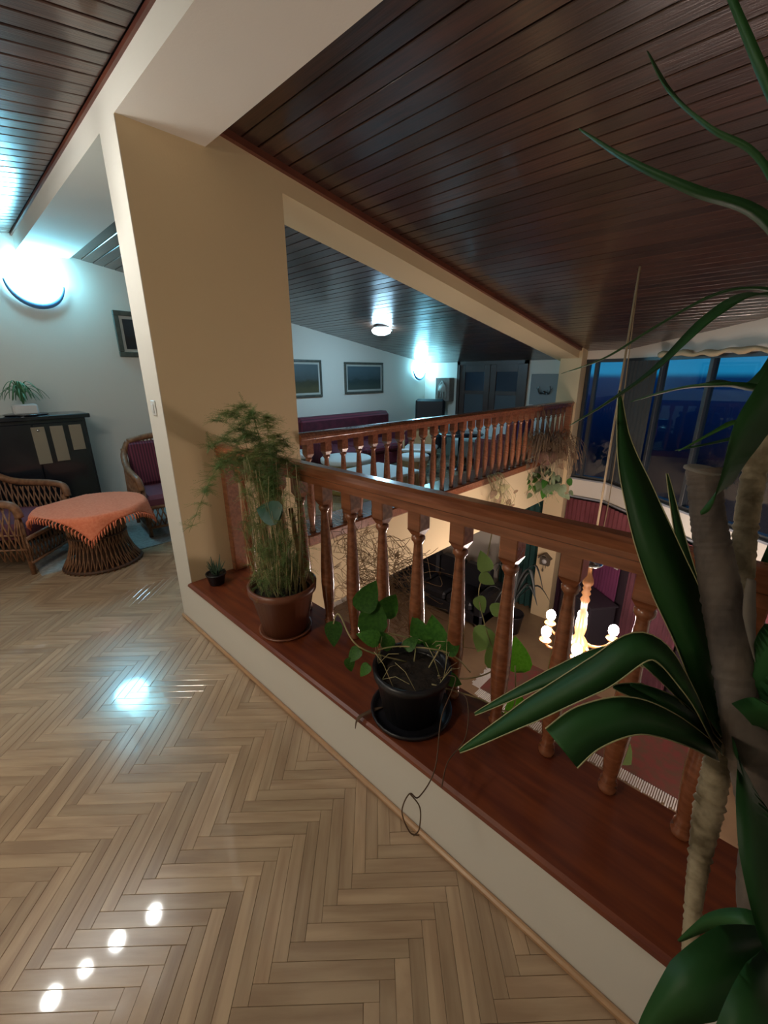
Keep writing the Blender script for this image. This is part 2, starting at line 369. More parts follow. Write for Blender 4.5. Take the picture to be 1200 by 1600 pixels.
# walls
struct('wall_left', MB().box((XL - 0.2, YB, LOW), (XL, YF + .2, 3.0)), WHITE)
struct('wall_far', MB().box((XL, YF, LOW), (0.02, YF + 0.2, 2.3)), WHITE)
struct('wall_back', MB().box((XL - .2, YB - 0.2, -0.26), (XR + .2, YB, 3.0)), WHITE)
struct('wall_right', MB().box((XR, YB, LOW), (XR + 0.2, 4.2, 3.0)), WHITE)
struct('wall_lower', MB().box((XL, -0.12, LOW), (XR, 0.0, -0.27)), WHITE)
wg = struct('wall_gallery', slopebox(MB().box((-0.22, 0.0, -0.011), (0.0, 0.40, 2.585)), -0.22, 0.0, 0.40, 0.84, lambda y: -0.011, lambda y: 2.636 - .16 * y), CREAM)
# end face of the same wall: paler colour carries its brighter, neutral light
struct('trim_1', MB().box((-0.221, -0.004, 0.0), (0.0, 0.0, 2.58)), WHITE, label='end face of the tan wall, coloured paler for its brighter light')
# ledge kerbs
struct('wall_kerb_near', MB().box((0.0, -0.004, LOW + 2.34), (XR, 0.34, 0.285)), WHITE)
struct('wall_kerb_gallery', MB().box((-0.24, 0.84, -0.28), (0.0, 5.75, 0.29)), CREAM)
struct('baseboard_near', MB().box((-0.222, -0.022, 0.0), (XR, -0.004, 0.022), bev=0.006), TRIMW)
# pillar
struct('wall_pillar', MB().box((-0.26, 5.75, LOW), (0.05, YF, 2.2)), CREAM)
# beams
struct('trim_2', MB().box((XL, 0.0, 2.585), (XR, 0.40, 2.80)), WHITE, label='cream ridge beam crossing above the ledge')
struct('trim_3', slopebox(MB(), -0.34, 0.0, 0.40, YF, lambda y: 2.635 - .16 * y, lambda y: 2.80 - .16 * y), CREAM, label='cream beam sloping down over the far railing')
struct('trim_4', slopebox(MB(), 0.0, 0.03, 0.40, 5.95, lambda y: zr(y) - .035, lambda y: zr(y) + .0), DARKT, label='dark wooden moulding where the void ceiling meets the beam')
struct('trim_5', slopebox(MB(), XL, XR, -0.014, 0.0, lambda y: zl(0) - .018, lambda y: zl(0)), DARKT, label='dark strip for the shadowed board edge along the ridge beam')  # shadow at the brown board edge put in as a dark strip
# ceilings: every board is a part
def ceiling(name, x0, x1, y0, y1, f, along, wd=0.095, label=None):
    c = struct(name, slopebox(MB(), x0, x1, y0, y1, lambda y: f(y) + .012, lambda y: f(y) + .06), GAPM, label=label)
    sl = f(1) - f(0); ang = math.atan(sl); n = 0
    if along == 'X':
        me = MB().box((x0, -wd / 2 + .002, 0), (x1, wd / 2 - .002, 0.014), bev=0.003)
        y = y0 + wd / 2
        o = me.build('ceiling_board', PLANK); d = o.data; bpy.data.objects.remove(o)
        while y < y1:
            inst(d, 'ceiling_board', (0, y, f(y) + random.uniform(-.001, .001)), c, (ang + random.uniform(-.02, .02), 0, 0)); y += wd
    else:
        ln = y1 - y0
        me = MB().box((-ln / 2, -wd / 2 + .004, 0), (ln / 2, wd / 2 - .004, 0.014), bev=0.003)
        o = me.build('ceiling_board', PLANK); d = o.data; bpy.data.objects.remove(o)
        x = x0 + wd / 2
        while x < x1:
            M = Matrix.Translation((x, (y0 + y1) / 2, f((y0 + y1) / 2) + random.uniform(-.001, .001))) @ Matrix.Rotation(ang, 4, 'X') @ Matrix.Rotation(PI / 2, 4, 'Z') @ Matrix.Rotation(random.uniform(-.02, .02), 4, 'X')
            inst(d, 'ceiling_board', None, c, M=M); x += wd
    return c
ceiling('ceiling', 0.0, XR, 0.40, 6.1, zr, 'X', label='dark board ceiling over the void')
ceiling('ceiling', XL, -0.3, 0.40, YF, zg, 'X', label='dark board ceiling over the gallery')
ceiling('ceiling', XL, XR, YB, 0.0, zl, 'Y', label='dark board ceiling over the landing')

# windows: facet 1 along the far wall, facet 2 turned towards us
A = Vector((0.60, 5.95, 0)); D2 = Vector((math.sin(R_(52)), -math.cos(R_(52)), 0)); S2 = (XR - A.x) / D2.x
N2 = Vector((-D2.y, D2.x, 0))            # points outwards
def facet(p0, d, ln):
    n = Vector((-d.y, d.x, 0)); return Matrix(((d.x, n.x, 0, p0.x), (d.y, n.y, 0, p0.y), (0, 0, 1, 0), (0, 0, 0, 1)))
F1 = facet(Vector((0.05, 5.95, 0)), Vector((1, 0, 0)), .55); F2 = facet(A, D2, S2)
struct('wall_window', MB().box((0, 0, -0.36), (0.57, 0.15, -0.07), M=F1).box((0, 0, 1.70), (0.57, 0.15, 2.3), M=F1)
       .box((0, 0, -0.36), (S2, 0.15, -0.07), M=F2).box((0, 0, 1.70), (S2, 0.15, 2.6), M=F2), WHITE)
struct('trim_6', MB().box((0, -0.04, -0.085), (0.58, 0.1, -0.06), M=F1).box((0, -0.04, -0.085), (S2, 0.1, -0.06), M=F2)
       .box((0, -0.03, -0.385), (0.58, 0.02, -0.355), M=F1).box((0, -0.03, -0.385), (S2, 0.02, -0.355), M=F2), GREYF, label='grey sill and edging below the windows')
def window(name, M, x0, x1, mull, label, m=BLACKF, glassrange=None):
    t_ = empty(name, (0, 0, 0), kind='structure', label=label)
    MB().box((x0, 0.0, -0.06), (x1, 0.07, -0.02), M=M).box((x0, 0.0, 1.655), (x1, 0.07, 1.70), M=M).build('window_frame', m, t_)
    for k, mx_ in enumerate(mull):
        MB().box((mx_ - .025, -0.005, -0.02), (mx_ + .025, 0.075, 1.655), bev=.004, M=M).build('mullion', m, t_)
    xs = [x0] + list(mull) + [x1]
    for a, b in zip(xs, xs[1:]):
        if b - a > 0.08: MB().box((a + .02, 0.03, -0.02), (b - .02, 0.036, 1.655), M=M).build('pane', GLASS, t_)
    return t_
window('window_1', F1, 0.0, 0.57, [0.03, 0.15, 0.545], 'narrow tall window beside the pillar')
window('window_2', F2, 0.0, S2, [0.04, 0.63, 1.33, 2.45, 3.6], 'wide row of tall windows facing the void')
# dark drape hanging in the first panes of window 2
def pleat(mb, M, x0, x1, z0, z1, amp, n, y=-0.05, th=0.006, flare=0.0):
    k = n * 8; vs = []; fs = []
    rows = 5
    for r in range(rows + 1):
        z = z1 + (z0 - z1) * r / rows
        for i in range(k + 1):
            x = x0 + (x1 - x0) * i / k; a = amp * (0.6 + .4 * r / rows)
            yy = y + a * math.sin(2 * PI * n * i / k + .35 * math.sin(i * .7)) + flare * r / rows
            vs.append(M @ Vector((x, yy, z)))
    for r in range(rows):
        for i in range(k):
            a = r * (k + 1) + i; fs.append((a, a + 1, a + k + 2, a + k + 1))
    b = len(vs); off = M.to_3x3() @ Vector((0, th, 0))
    vs += [v + off for v in vs]
    fs += [tuple(b + i for i in reversed(f)) for f in fs]
    return mb.add(vs, fs, True)
tag(pleat(MB(), F2, 0.08, 0.60, 0.0, 1.66, 0.018, 7, y=-.04).build('drape', DRAPE), 'dark grey drape hanging between the blue windows', 'curtain')
# curtains below
g = 'burgundy curtains on the lower windows'
pleat(MB(), F1, 0.02, 0.55, -0.75, -0.39, 0.02, 9, y=-.06).build('valance', CURT, label='short burgundy pleated valance below the corner of the sill', category='curtain') if False else None
tag(pleat(MB(), F1, 0.02, 0.55, -0.80, -0.39, 0.016, 8, y=-.08).build('curtain_valance', CURT), 'short burgundy valance beside the pillar under the sill', 'curtain')
tag(pleat(MB(), F2, 0.03, S2 - .1, -0.80, -0.39, 0.02, 44, y=-.08).build('curtain_valance', CURT), 'long burgundy pleated valance under the window sill', 'curtain')
tag(pleat(MB(), F1, 0.02, 0.55, LOW + .03, -0.7, 0.022, 8, y=-.02).build('curtain', mat('plum_curtain', (0.045, 0.012, 0.03), .85)), 'dark plum curtain beside the pillar downstairs', 'curtain')
cm_ = pleat(MB(), F2, 0.06, 0.62, -1.78, -1.21, 0.018, 9, y=-.04).build('curtain', CURTM); tag(cm_, 'short magenta curtain with a white lace heading behind the chandelier', 'curtain')
lace = MB()
for i in range(26): lace.box((.06 + .56 * i / 26, -.075, -1.235 + .006 * (i % 2)), (.06 + .56 * (i + .7) / 26, -.066, -1.20), M=F2)
lace.build('lace_heading', FRINGE, cm_, kind='stuff', label='white lace heading')
tag(pleat(MB(), F2, 0.80, 1.75, LOW + .03, -0.95, 0.026, 11, y=-.04).build('curtain', CURTD), 'long burgundy curtain right of the chandelier', 'curtain')
tag(pleat(MB(), F2, 2.2, 3.4, LOW + .03, -0.95, 0.026, 13, y=-.04).build('curtain', CURTD), 'burgundy curtain behind the potted yucca', 'curtain')
sb = empty('sideboard', tuple(F2 @ Vector((.36, -.30, LOW))), math.atan2(D2.y, D2.x), label='dark sideboard below the magenta curtain downstairs', cat='cabinet')
SBM = mat('sideboard_grey', (.04, .035, .045), .35)
MB().box((-.36, -.2, .06), (.40, .2, .84), bev=.006).build('body', SBM, sb); MB().box((-.38, -.22, .84), (.42, .22, .87), bev=.005).build('top_board', SBM, sb)
for k in range(2):
    d_ = MB().box((-.35 + .38 * k, -.215, .1), (-.35 + .38 * k + .36, -.2, .82), bev=.004).build('door', SBM, sb); MB().ball((-.03 + .09 * k, -.225, .5), .01, 8).build('knob', CHROME, d_)
for a_ in (-.32, .36):
    for b_ in (-.16, .16): MB().box((a_ - .02, b_ - .02, 0), (a_ + .02, b_ + .02, .06)).build('leg', SBM, sb)
struct('wall_bay', MB().box((0.05, 5.97, LOW), (0.62, 6.1, -0.36)).box((0, 0.02, LOW), (S2, 0.15, -0.36), M=F2), mat('dark_panel', (0.035, 0.022, 0.03), .5))
# rolled blind along the top of the window
rb = MB(); pts = []; rr = []
for i in range(60):
    x = 0.62 + i * 0.05; pts.append(F2 @ Vector((x, -0.05, 1.715 + 0.012 * math.sin(i * 1.1) + .008 * math.sin(i * .37)))); rr.append(0.028 + 0.009 * math.sin(i * .9 + 1))
tag(rb.tube(pts, rr, 10).build('rolled_blind', mat('cream_canvas', (0.42, 0.33, 0.2), .9)), 'cream fabric rolled up along the window top', 'blind')

# ------------------------------------------------------------------ railings
PROF = [(0.020, 0.0), (0.026, 0.008), (0.026, 0.022), (0.019, 0.03), (0.024, 0.04), (0.018, 0.05), (0.021, 0.075), (0.029, 0.16), (0.0325, 0.23), (0.031, 0.30), (0.026, 0.40), (0.020, 0.52), (0.0165, 0.585), (0.019, 0.595), (0.026, 0.605), (0.026, 0.617), (0.018, 0.626)]
def baluster_mesh(h):
    s = (h - 0.10) / 0.626
    b = MB().lathe([(r, z * s) for r, z in PROF], 18)
    q = h - 0.10
    # square block on top with scooped lower edge
    b.box((-0.030, -0.030, q + .02), (0.030, 0.030, h + .0), bev=.003)
    b.add([(-.018, -.018, q - .002), (.018, -.018, q - .002), (.018, .018, q - .002), (-.018, .018, q - .002), (-.030, -.030, q + .023), (.030, -.030, q + .023), (.030, .030, q + .023), (-.030, .030, q + .023)],
          [(0, 1, 2, 3), (0, 1, 5, 4), (1, 2, 6, 5), (2, 3, 7, 6), (3, 0, 4, 7)])
    return b
def rail_mesh(ln, axis):
    prof = [(-.050, .0), (-.050, .03), (-.058, .036), (-.058, .052), (-.042, .068), (-.02, .076), (.02, .076), (.042, .068), (.058, .052), (.058, .036), (.050, .03), (.050, .0)]
    n = len(prof); vs = []
    for t_ in (0, ln):
        for a, z in prof: vs.append((t_, a, z) if axis == 'X' else (a, t_, z))
    fs = [(i, (i + 1) % n, (i + 1) % n + n, i + n) for i in range(n)] + [tuple(range(n - 1, -1, -1)), tuple(range(n, 2 * n))]
    return MB().add(vs, fs)
rn = empty('railing', (0.0, 0.30, 0.285), label='mahogany railing with its ledge in front, running from the tan wall past the potted plants', cat='railing')
# ledge board with a rounded nose (coordinates relative to railing base)
lp = [(-.318, .003), (-.325, .012), (-.322, .024), (-.312, .031), (.06, .031), (.06, .001), (-.29, .001)]
vs = [(x, y, z) for x in (-0.0, XR) for y, z in lp]; n = len(lp)
vs[0] = (-0.012, *lp[0]); vs[1] = (-0.012, *lp[1]); vs[2] = (-0.008, *lp[2])
MB().add(vs, [(i, (i + 1) % n, (i + 1) % n + n, i + n) for i in range(n)] + [tuple(range(n - 1, -1, -1)), tuple(range(n, 2 * n))]).build('ledge', MAHOL, rn)
rail = rail_mesh(XR - 0.0, 'X').build('handrail', MAHO, rn); rail.location = (0.0, 0, 0.755)
bh = 0.755 - 0.031
bm_ = baluster_mesh(bh).build('baluster', MAHO, rn); bm_.location = (0.1955, 0, 0.031)
k = 2
while 0.01 + 0.1855 * k < XR - .1:
    c = bm_.copy(); c.location = (0.01 + 0.1855 * k, 0, 0.031); COL.objects.link(c); k += 1
MB().box((0.0, -.04, .031), (.055, .04, .755), bev=.006).build('end_post', MAHO, rn)
rf = empty('railing', (0, 0.84, 0.29), label='far mahogany railing along the edge of the gallery above the void', cat='railing')
MB().box((-.30, 0, 0), (.035, 4.91, .09), bev=.012).build('ledge', MAHO, rf)
r2 = rail_mesh(4.91, 'Y').build('handrail', MAHO, rf); r2.location = (-.03, 0, .755)
bf = baluster_mesh(.755 - .09)
b0 = bf.build('baluster', MAHO, rf); b0.location = (-.03, .09, .09)
k = 1
while .09 + .163 * k < 4.80:
    c = b0.copy(); c.location = (-.03, .09 + .163 * k, .09); COL.objects.link(c); k += 1
MB().box((-.07, 4.84, .09), (.02, 4.91, .755), bev=.006).build('end_post', MAHO, rf)

# ------------------------------------------------------------------ switch, sconces, lamps
sw = empty('light_switch', (-0.115, -0.004, 1.335), label='white light switch on the end face of the tan wall', cat='switch')
MB().box((-.028, -.008, -.04), (.028, 0, .04), bev=.003).build('plate', SWITCH, sw); MB().box((-.014, -.013, -.022), (.014, -.008, .022), bev=.002).build('rocker', SWITCH, sw)
def sconce(loc, label, M=None, s=1.0):
    t_ = empty('wall_sconce', loc, label=label, cat='lamp', group=None)
    # bowl: half shell of blue metal below, glowing glass above, opening along +X
    rot = Matrix.Rotation(-PI / 2, 4, 'Z')
    MB().tube([(.035, .165 * s * math.cos(t_0), .165 * s * math.sin(t_0)) for t_0 in [R_(185 + 165 * i / 20) for i in range(21)]], [(.006 + .016 * math.sin(PI * i / 20)) * s for i in range(21)], 8).build('rim', BLUEM, t_)
    MB().lathe([(0.005, -.125 * s), (.06 * s, -.115 * s), (.10 * s, -.085 * s), (.135 * s, -.02 * s), (.14 * s, .04 * s), (.12 * s, .09 * s), (.06 * s, .12 * s), (.005, .125 * s)], 20, ang=(-PI / 2, PI / 2), caps=False).build('glass_shade', LAMPC, t_)
    MB().box((-.0, -.06 * s, -.10 * s), (.012, .06 * s, .07 * s)).build('back_plate', BLUEM, t_)
    return t_
sconce((XL, 0.08, 2.36), 'glowing blue-white wall sconce above the black cabinet', s=1.35)
sconce((XL, 5.78, 1.60), 'glowing wall sconce in the far gallery corner', s=1.1)
# ceiling bulb of the gallery
cl = empty('ceiling_light', (-1.78, 3.50, zg(3.5)), label='small bright oval light on the gallery ceiling', cat='lamp')
MB().lathe([(.10, 0), (.11, -.015), (.10, -.03)], 20).build('base', CHROME, cl)
MB().lathe([(.115, -.03), (.13, -.05), (.11, -.085), (.06, -.105), (.003, -.11)], 20).build('shade', LAMPG, cl)
MB().tube([(.10, .02, -.03), (.15, .05, -.05), (.16, .05, -.08)], .006, 6).build('pull_arm', IRON, cl)
# row of four lamps over the landing (just outside the frame, mirrored in the parquet)
tb = empty('ceiling_spot_bar', (-0.25, -0.87, 2.55), label='ceiling bar with four round lamps over the parquet landing', cat='lamp')
MB().box((-.02, -.42, -.03), (.02, .42, 0), bev=.004).box((-.03, -.1, 0), (.03, .1, .05)).build('bar', CHROME, tb)
for dy, sc in ((.31, 1), (.06, 1), (-.13, .8), (-.31, 1)):
    a = MB().tube([(0, dy, -.03), (0, dy, -.17)], .008, 6).lathe([(.012, -.17), (.035, -.19), (.04, -.215)], 14, c=(0, dy, 0)).build('lamp_holder', CHROME, tb)
    MB().ball((0, dy, -.25), .045 * sc, 14).build('bulb', LAMPW, a)

fill_light = empty('ceiling_light', (1.0, -2.5, zl(-2.5) - .01), label='added fill light behind the camera, shaped as a round opal ceiling light', cat='lamp')  # unseen lamp added to brighten the tan wall and the kerb
MB().lathe([(.16, 0), (.17, -.02), (.16, -.03)], 24).build('base', CHROME, fill_light)
MB().lathe([(.155, -.03), (.15, -.07), (.10, -.11), (.04, -.125), (.003, -.127)], 24).build('shade', LAMPB, fill_light)

# ------------------------------------------------------------------ chandelier
cx, cy = 1.33, 3.10
ch = empty('chandelier', (cx, cy, -1.1), label='turned wooden chandelier with glowing bulbs hanging over the lower room', cat='chandelier')
MB().tube([(0, 0, 1.12), (0, 0, 3.37)], .009, 8).build('rope', ROPE, ch)
MB().tube(spline([(0.03, 0.03, 1.0), (0.05, 0.04, 1.5), (0.03, 0.03, 2.4), (0, 0, 3.36)]), .004, 6).build('cable', ROPE, ch)
MB().box((-.05, -.008, .93), (-.015, .008, 1.12)).tube(spline([(.02, 0, .93), (.055, 0, 1.0), (.045, 0, 1.1), (.01, 0, 1.12)]), .007, 6).build('hook', CHROME, ch)
MB().lathe([(.003, .93), (.09, .925), (.11, .91), (.09, .895), (.003, .89)], 24).build('plate', CHROME, ch)
MB().lathe([(.02, .89), (.028, .87), (.018, .85), (.022, .80), (.045, .74), (.05, .70), (.03, .66), (.04, .64), (.028, .62), (.042, .59), (.028, .56), (.045, .52), (.03, .48), (.03, .40), (.05, .30), (.055, .2), (.04, .12), (.08, .06), (.10, 0), (.08, -.06), (.04, -.09), (.025, -.12), (.003, -.14)], 20).build('spindle', GOLD, ch)
for i in range(6):
    a = 2 * PI * i / 6 + 0.789; ca, sa = math.cos(a), math.sin(a)
    P = [(ca * r, sa * r, z) for r, z in ((.07, .02), (.15, -.02), (.24, -.03), (.31, .0), (.34, .05))]
    arm = MB().tube(spline(P), [.02 - .00045 * q for q in range(25)], 8).build('arm', GOLD, ch)
    MB().lathe([(.012, .04), (.045, .05), (.06, .07), (.055, .075), (.02, .075), (.018, .12)], 16, c=(ca * .34, sa * .34, 0)).build('cup', GOLD, arm)
    MB().ball((ca * .34, sa * .34, .165), .048, 14, (1, 1, 1.25)).build('bulb', LAMPV, arm)

# ------------------------------------------------------------------ cuckoo clock on the pillar, and the lower room
ck = empty('cuckoo_clock', (-.10, 5.75, -1.51), label='small gabled cuckoo clock hanging on the pillar downstairs', cat='clock')
BRN = mat('clock_wood', (0.09, 0.07, 0.05), .6)
MB().box((-.075, -.07, -.07), (.075, 0, .07)).build('case', BRN, ck)
MB().prism([(-.11, .06), (0, .15), (.11, .06), (.095, .045), (0, .125), (-.095, .045)], 0, .10, M=Matrix.Rotation(PI / 2, 4, 'X')).build('roof', BRN, ck)
MB().lathe([(.04, 0), (.04, .006)], 16, M=Matrix.Translation((0, -.07, 0)) @ Matrix.Rotation(PI / 2, 4, 'X')).build('dial', CERAM, ck)
MB().tube([(-.02, -.04, -.07), (-.02, -.04, -.16)], .004, 6).tube([(.02, -.04, -.07), (.02, -.04, -.13)], .004, 6).lathe([(.012, -.20), (.016, -.17), (.008, -.15)], 10, c=(-.02, -.04, 0)).build('pendulum', BRN, ck)
struct('floor_lower', MB().box((XL, -.12, LOW - .2), (XR, YF + .1, LOW)), LFLOOR)
cp = MB().box((0.1, 3.45, LOW), (2.6, 4.4, LOW + .015)).build('carpet', CARPET); tag(cp, 'dark red carpet with white fringes on the lower floor', 'rug')
fr = MB()
for i in range(120):
    x = .1 + 2.5 * i / 119; fr.box((x, 3.30 + random.uniform(-.02, .02), LOW + .002), (x + .012, 3.452, LOW + .010))
for i in range(46):
    y = 3.45 + .95 * i / 45; fr.box((-.04 + random.uniform(-.02, .02), y, LOW + .002), (.102, y + .012, LOW + .010))
fr.build('fringe', FRINGE, cp, kind='stuff', label='white fringe')
sf = empty('sofa', (-1.6, 5.0, LOW), label='black leather sofa standing below the gallery', cat='sofa')
MB().box((-1.0, -.4, .08), (1.0, .4, .30), bev=.03).build('base', LEATHER, sf)
for k in range(3): MB().box((-.8 + k * .54, -.42, .30), (-.8 + k * .54 + .52, .2, .46), bev=.04).build('seat_cushion', LEATHER, sf); MB().box((-.8 + k * .54, .12, .44), (-.8 + k * .54 + .52, .34, .88), bev=.05).build('back_cushion', LEATHER, sf)
for s in (-1, 1): MB().box((s * 1.0, -.4, .08), (s * .82, .4, .62), bev=.04).build('armrest', LEATHER, sf)
for sx_ in (-.9, .9):
    for sy_ in (-.33, .33): MB().box((sx_ - .03, sy_ - .03, 0), (sx_ + .03, sy_ + .03, .09)).build('leg', CHROME, sf)
tag(pleat(MB(), Matrix.Identity(4), -1.0, -.3, LOW + .03, -.4, .03, 7, y=5.88).build('curtain', DGREEN), 'dark green curtain on the lower wall left of the pillar', 'curtain')
pl = empty('potted_palm', (-.25, 5.0, LOW), label='dim palm in a dark pot below the gallery, left of the pillar', cat='plant')
MB().lathe([(.13, 0), (.18, .32), (.19, .34), (.17, .34), (.165, .30), (.003, .30)], 18).build('pot', BLKPOT, pl)
PALM = mat('palm_grey_green', (0.07, 0.08, 0.08), .6)
for i in range(14):
    a = i * 2.4; r = .45 + .12 * math.sin(i * 1.7); h = 1.05 + .25 * math.cos(i * 1.3)
    blade(MB(), [(0, 0, .3), (.12 * r * math.cos(a), .12 * r * math.sin(a), h * .7), (.6 * r * math.cos(a), .6 * r * math.sin(a), h), (r * math.cos(a), r * math.sin(a), h * .72)], [.006, .012, .03, .03, .003], Vector((0, 0, 1)) if True else 0, .2).build('frond', PALM, pl)

# ------------------------------------------------------------------ gallery wall things
def picture(loc, w_, h_, label, pm, axis='X', fr_=.035, mt=.03, depth=.03, cat='picture', fm=PFRAME):
    t_ = empty('picture', loc, label=label, cat=cat)
    R = Matrix.Identity(4) if axis == 'X' else Matrix.Rotation(-PI / 2, 4, 'Z')   # hangs on wall facing +X (or -Y)
    b = MB()
    for (y0, z0, y1, z1) in ((-w_ / 2, -h_ / 2, w_ / 2, -h_ / 2 + fr_), (-w_ / 2, h_ / 2 - fr_, w_ / 2, h_ / 2), (-w_ / 2, -h_ / 2 + fr_, -w_ / 2 + fr_, h_ / 2 - fr_), (w_ / 2 - fr_, -h_ / 2 + fr_, w_ / 2, h_ / 2 - fr_)):
        b.box((0, y0, z0), (depth, y1, z1), bev=.005, M=R)
    b.build('frame', fm, t_)
    MB().box((.002, -w_ / 2 + fr_, -h_ / 2 + fr_), (depth * .5, w_ / 2 - fr_, h_ / 2 - fr_), M=R).build('mount', PMAT, t_)
    q = fr_ + mt
    MB().box((depth * .5, -w_ / 2 + q, -h_ / 2 + q), (depth * .5 + .002, w_ / 2 - q, h_ / 2 - q), M=R).build('canvas', pm, t_)
    return t_
picture((XL, 1.03, 1.93), .70, .46, 'dark framed picture behind the white column edge, above the chairs', painting('paint_dark', (.03, .04, .05), (.015, .02, .025), (.02, .02, .02)), fr_=.05)
picture((XL, 3.02, 1.45), .78, .54, 'framed landscape painting partly hidden behind the tan wall', painting('paint_reeds', (.08, .11, .12), (.09, .08, .04), (.05, .05, .03)))
picture((XL, 4.33, 1.45), .90, .50, 'framed seascape painting in the middle of the gallery wall', painting('paint_sea', (.07, .11, .13), (.05, .07, .06), (.03, .05, .05)))
bx = empty('relief_box', (-2.46, YF, 1.23), label='brown box with a carved relief on the far wall beside the sconce', cat='wall box')
BXM = mat('relief_wood', (0.17, 0.14, 0.12), .6, col2=(.23, .19, .16), scale=12)
MB().box((-.16, -.16, -.21), (.16, 0, .21), bev=.006).build('case', BXM, bx)
rl = MB().lathe([(.09, 0), (.085, .02), (.003, .03)], 16, M=Matrix.Translation((0, -.16, .03)) @ Matrix.Rotation(PI / 2, 4, 'X'))
rl.tube([(-.09, -.165, -.15), (-.07, -.17, .06), (0, -.175, .15), (.07, -.17, .06), (.09, -.165, -.15)], .014, 8).tube([(-.03, -.165, -.15), (-.02, -.17, .0)], .012, 8).tube([(.03, -.165, -.15), (.02, -.17, .0)], .012, 8).build('relief', PMAT, bx)
# double door
dr = empty('door_1', (-1.54, YF, 0), kind='structure', label='dark double door with glass panes in the far gallery wall')
DW = mat('door_dark', (0.035, 0.018, 0.014), .4, coat=.3, col2=(.05, .025, .02), scale=6)
MB().box((-.68, -.05, 0), (-.62, 0, 1.72)).box((.62, -.05, 0), (.68, 0, 1.72)).box((-.68, -.05, 1.66), (.68, 0, 1.72)).build('door_frame', DW, dr)
DG = mat('door_glass', (0.015, 0.03, 0.05), .15)
for s in (-1, 1):
    x0, x1 = (-.62, -.005) if s < 0 else (.005, .62)
    lf = MB().box((x0, -.035, 0), (x0 + .11, -.002, 1.66), bev=.004).box((x1 - .11, -.035, 0), (x1, -.002, 1.66), bev=.004).box((x0 + .11, -.035, 1.54), (x1 - .11, -.002, 1.66)).box((x0 + .11, -.035, 0), (x1 - .11, -.002, .2)).box((x0 + .11, -.035, 1.16), (x1 - .11, -.002, 1.22)).build('door_leaf', DW, dr)
    MB().box((x0 + .11, -.018, 1.22), (x1 - .11, -.012, 1.54)).build('pane', DG, lf); MB().box((x0 + .11, -.02, .2), (x1 - .11, -.01, 1.16)).build('panel', mat('door_panel', (.05, .055, .065), .5), lf)
MB().tube([(-.03, -.035, .85), (-.03, -.075, .85), (-.1, -.075, .85)], .008, 8).build('door_handle', CHROME, dr)
# grey print with a dark antler motif on the far wall
gp = empty('wall_panel', (-.54, YF, 1.26), label='grey panel with dark antlers mounted on it, between door and pillar', cat='wall panel')
MB().box((-.25, -.03, -.24), (.25, 0, .24), bev=.004).build('board', mat('grey_board', (.20, .22, .23), .7), gp)
an = MB()
for s in (-1, 1):
    an.tube(spline([(s * .01, -.04, -.05), (s * .07, -.05, -.06), (s * .10, -.06, 0), (s * .085, -.06, .06)]), [.014 - .0005 * i for i in range(19)], 6)
    an.tube([(s * .09, -.055, -.02), (s * .13, -.06, .03)], [.008, .003], 6).tube([(s * .05, -.05, -.06), (s * .05, -.06, .0)], [.008, .003], 6)
an.ball((0, -.045, -.045), .03, 10).build('antlers', BLACKW, gp)

# ------------------------------------------------------------------ gallery furniture
so_ = empty('sofa', (-2.55, 3.75, 0), label='burgundy striped sofa against the gallery wall under the paintings', cat='sofa')
MB().box((-.42, -.98, .12), (.42, .98, .34), bev=.03).build('base', SOFAM, so_)
for k in range(3): MB().box((-.25, -.84 + .56 * k, .34), (.45, -.84 + .56 * k + .55, .46), bev=.04).build('seat_cushion', SOFAM, so_)
MB().box((-.44, -.98, .3), (-.20, .98, .90), bev=.06).build('backrest', SOFAM, so_)
for s in (-1, 1): MB().box((-.42, s * .98, .12), (.42, s * .85, .62), bev=.04).build('armrest', SOFAM, so_)
for a in (-.36, .36):
    for b in (-.9, .9): MB().lathe([(.02, 0), (.03, .12)], 10, c=(a, b, 0)).build('leg', WOODL, so_)
def pouf(loc, r, h, label, bm=WICK):
    t_ = empty('round_stool', loc, label=label, cat='stool', group=None)
    MB().lathe([(r * .8, 0), (r * .92, h * .1), (r * .78, h * .5), (r * .92, h * .85), (r * .95, h * .88)], 24).build('base', bm, t_)
    MB().lathe([(r * .97, h * .86), (r, h * .9), (r, h * .97), (r * .95, h), (.003, h)], 24).build('seat', WTOP, t_)
    return t_
YEL = mat('straw', (.30, .20, .05), .7, col2=(.4, .28, .08), scale=20)
pouf((-1.75, 2.78, 0), .34, .47, 'round white-topped straw stool nearest the tan wall', YEL)
pouf((-1.25, 3.60, 0), .20, .45, 'small round white-topped stool beside the wooden armchair', WOODL)
tb_ = empty('coffee_table', (-.98, 2.35, 0), label='low white-topped table close behind the far railing', cat='table')
MB().box((-.36, -.62, .40), (.36, .62, .43), bev=.008).build('tabletop', WTOP, tb_)
for a in (-.3, .3):
    for b in (-.55, .55): MB().tube([(a, b, 0), (a, b, .40)], .022, 8).build('leg', WOODL, tb_)
sid = pouf((-2.35, 2.35, 0), .24, .52, 'small white-topped stool beside the burgundy sofa arm', BLACKW)
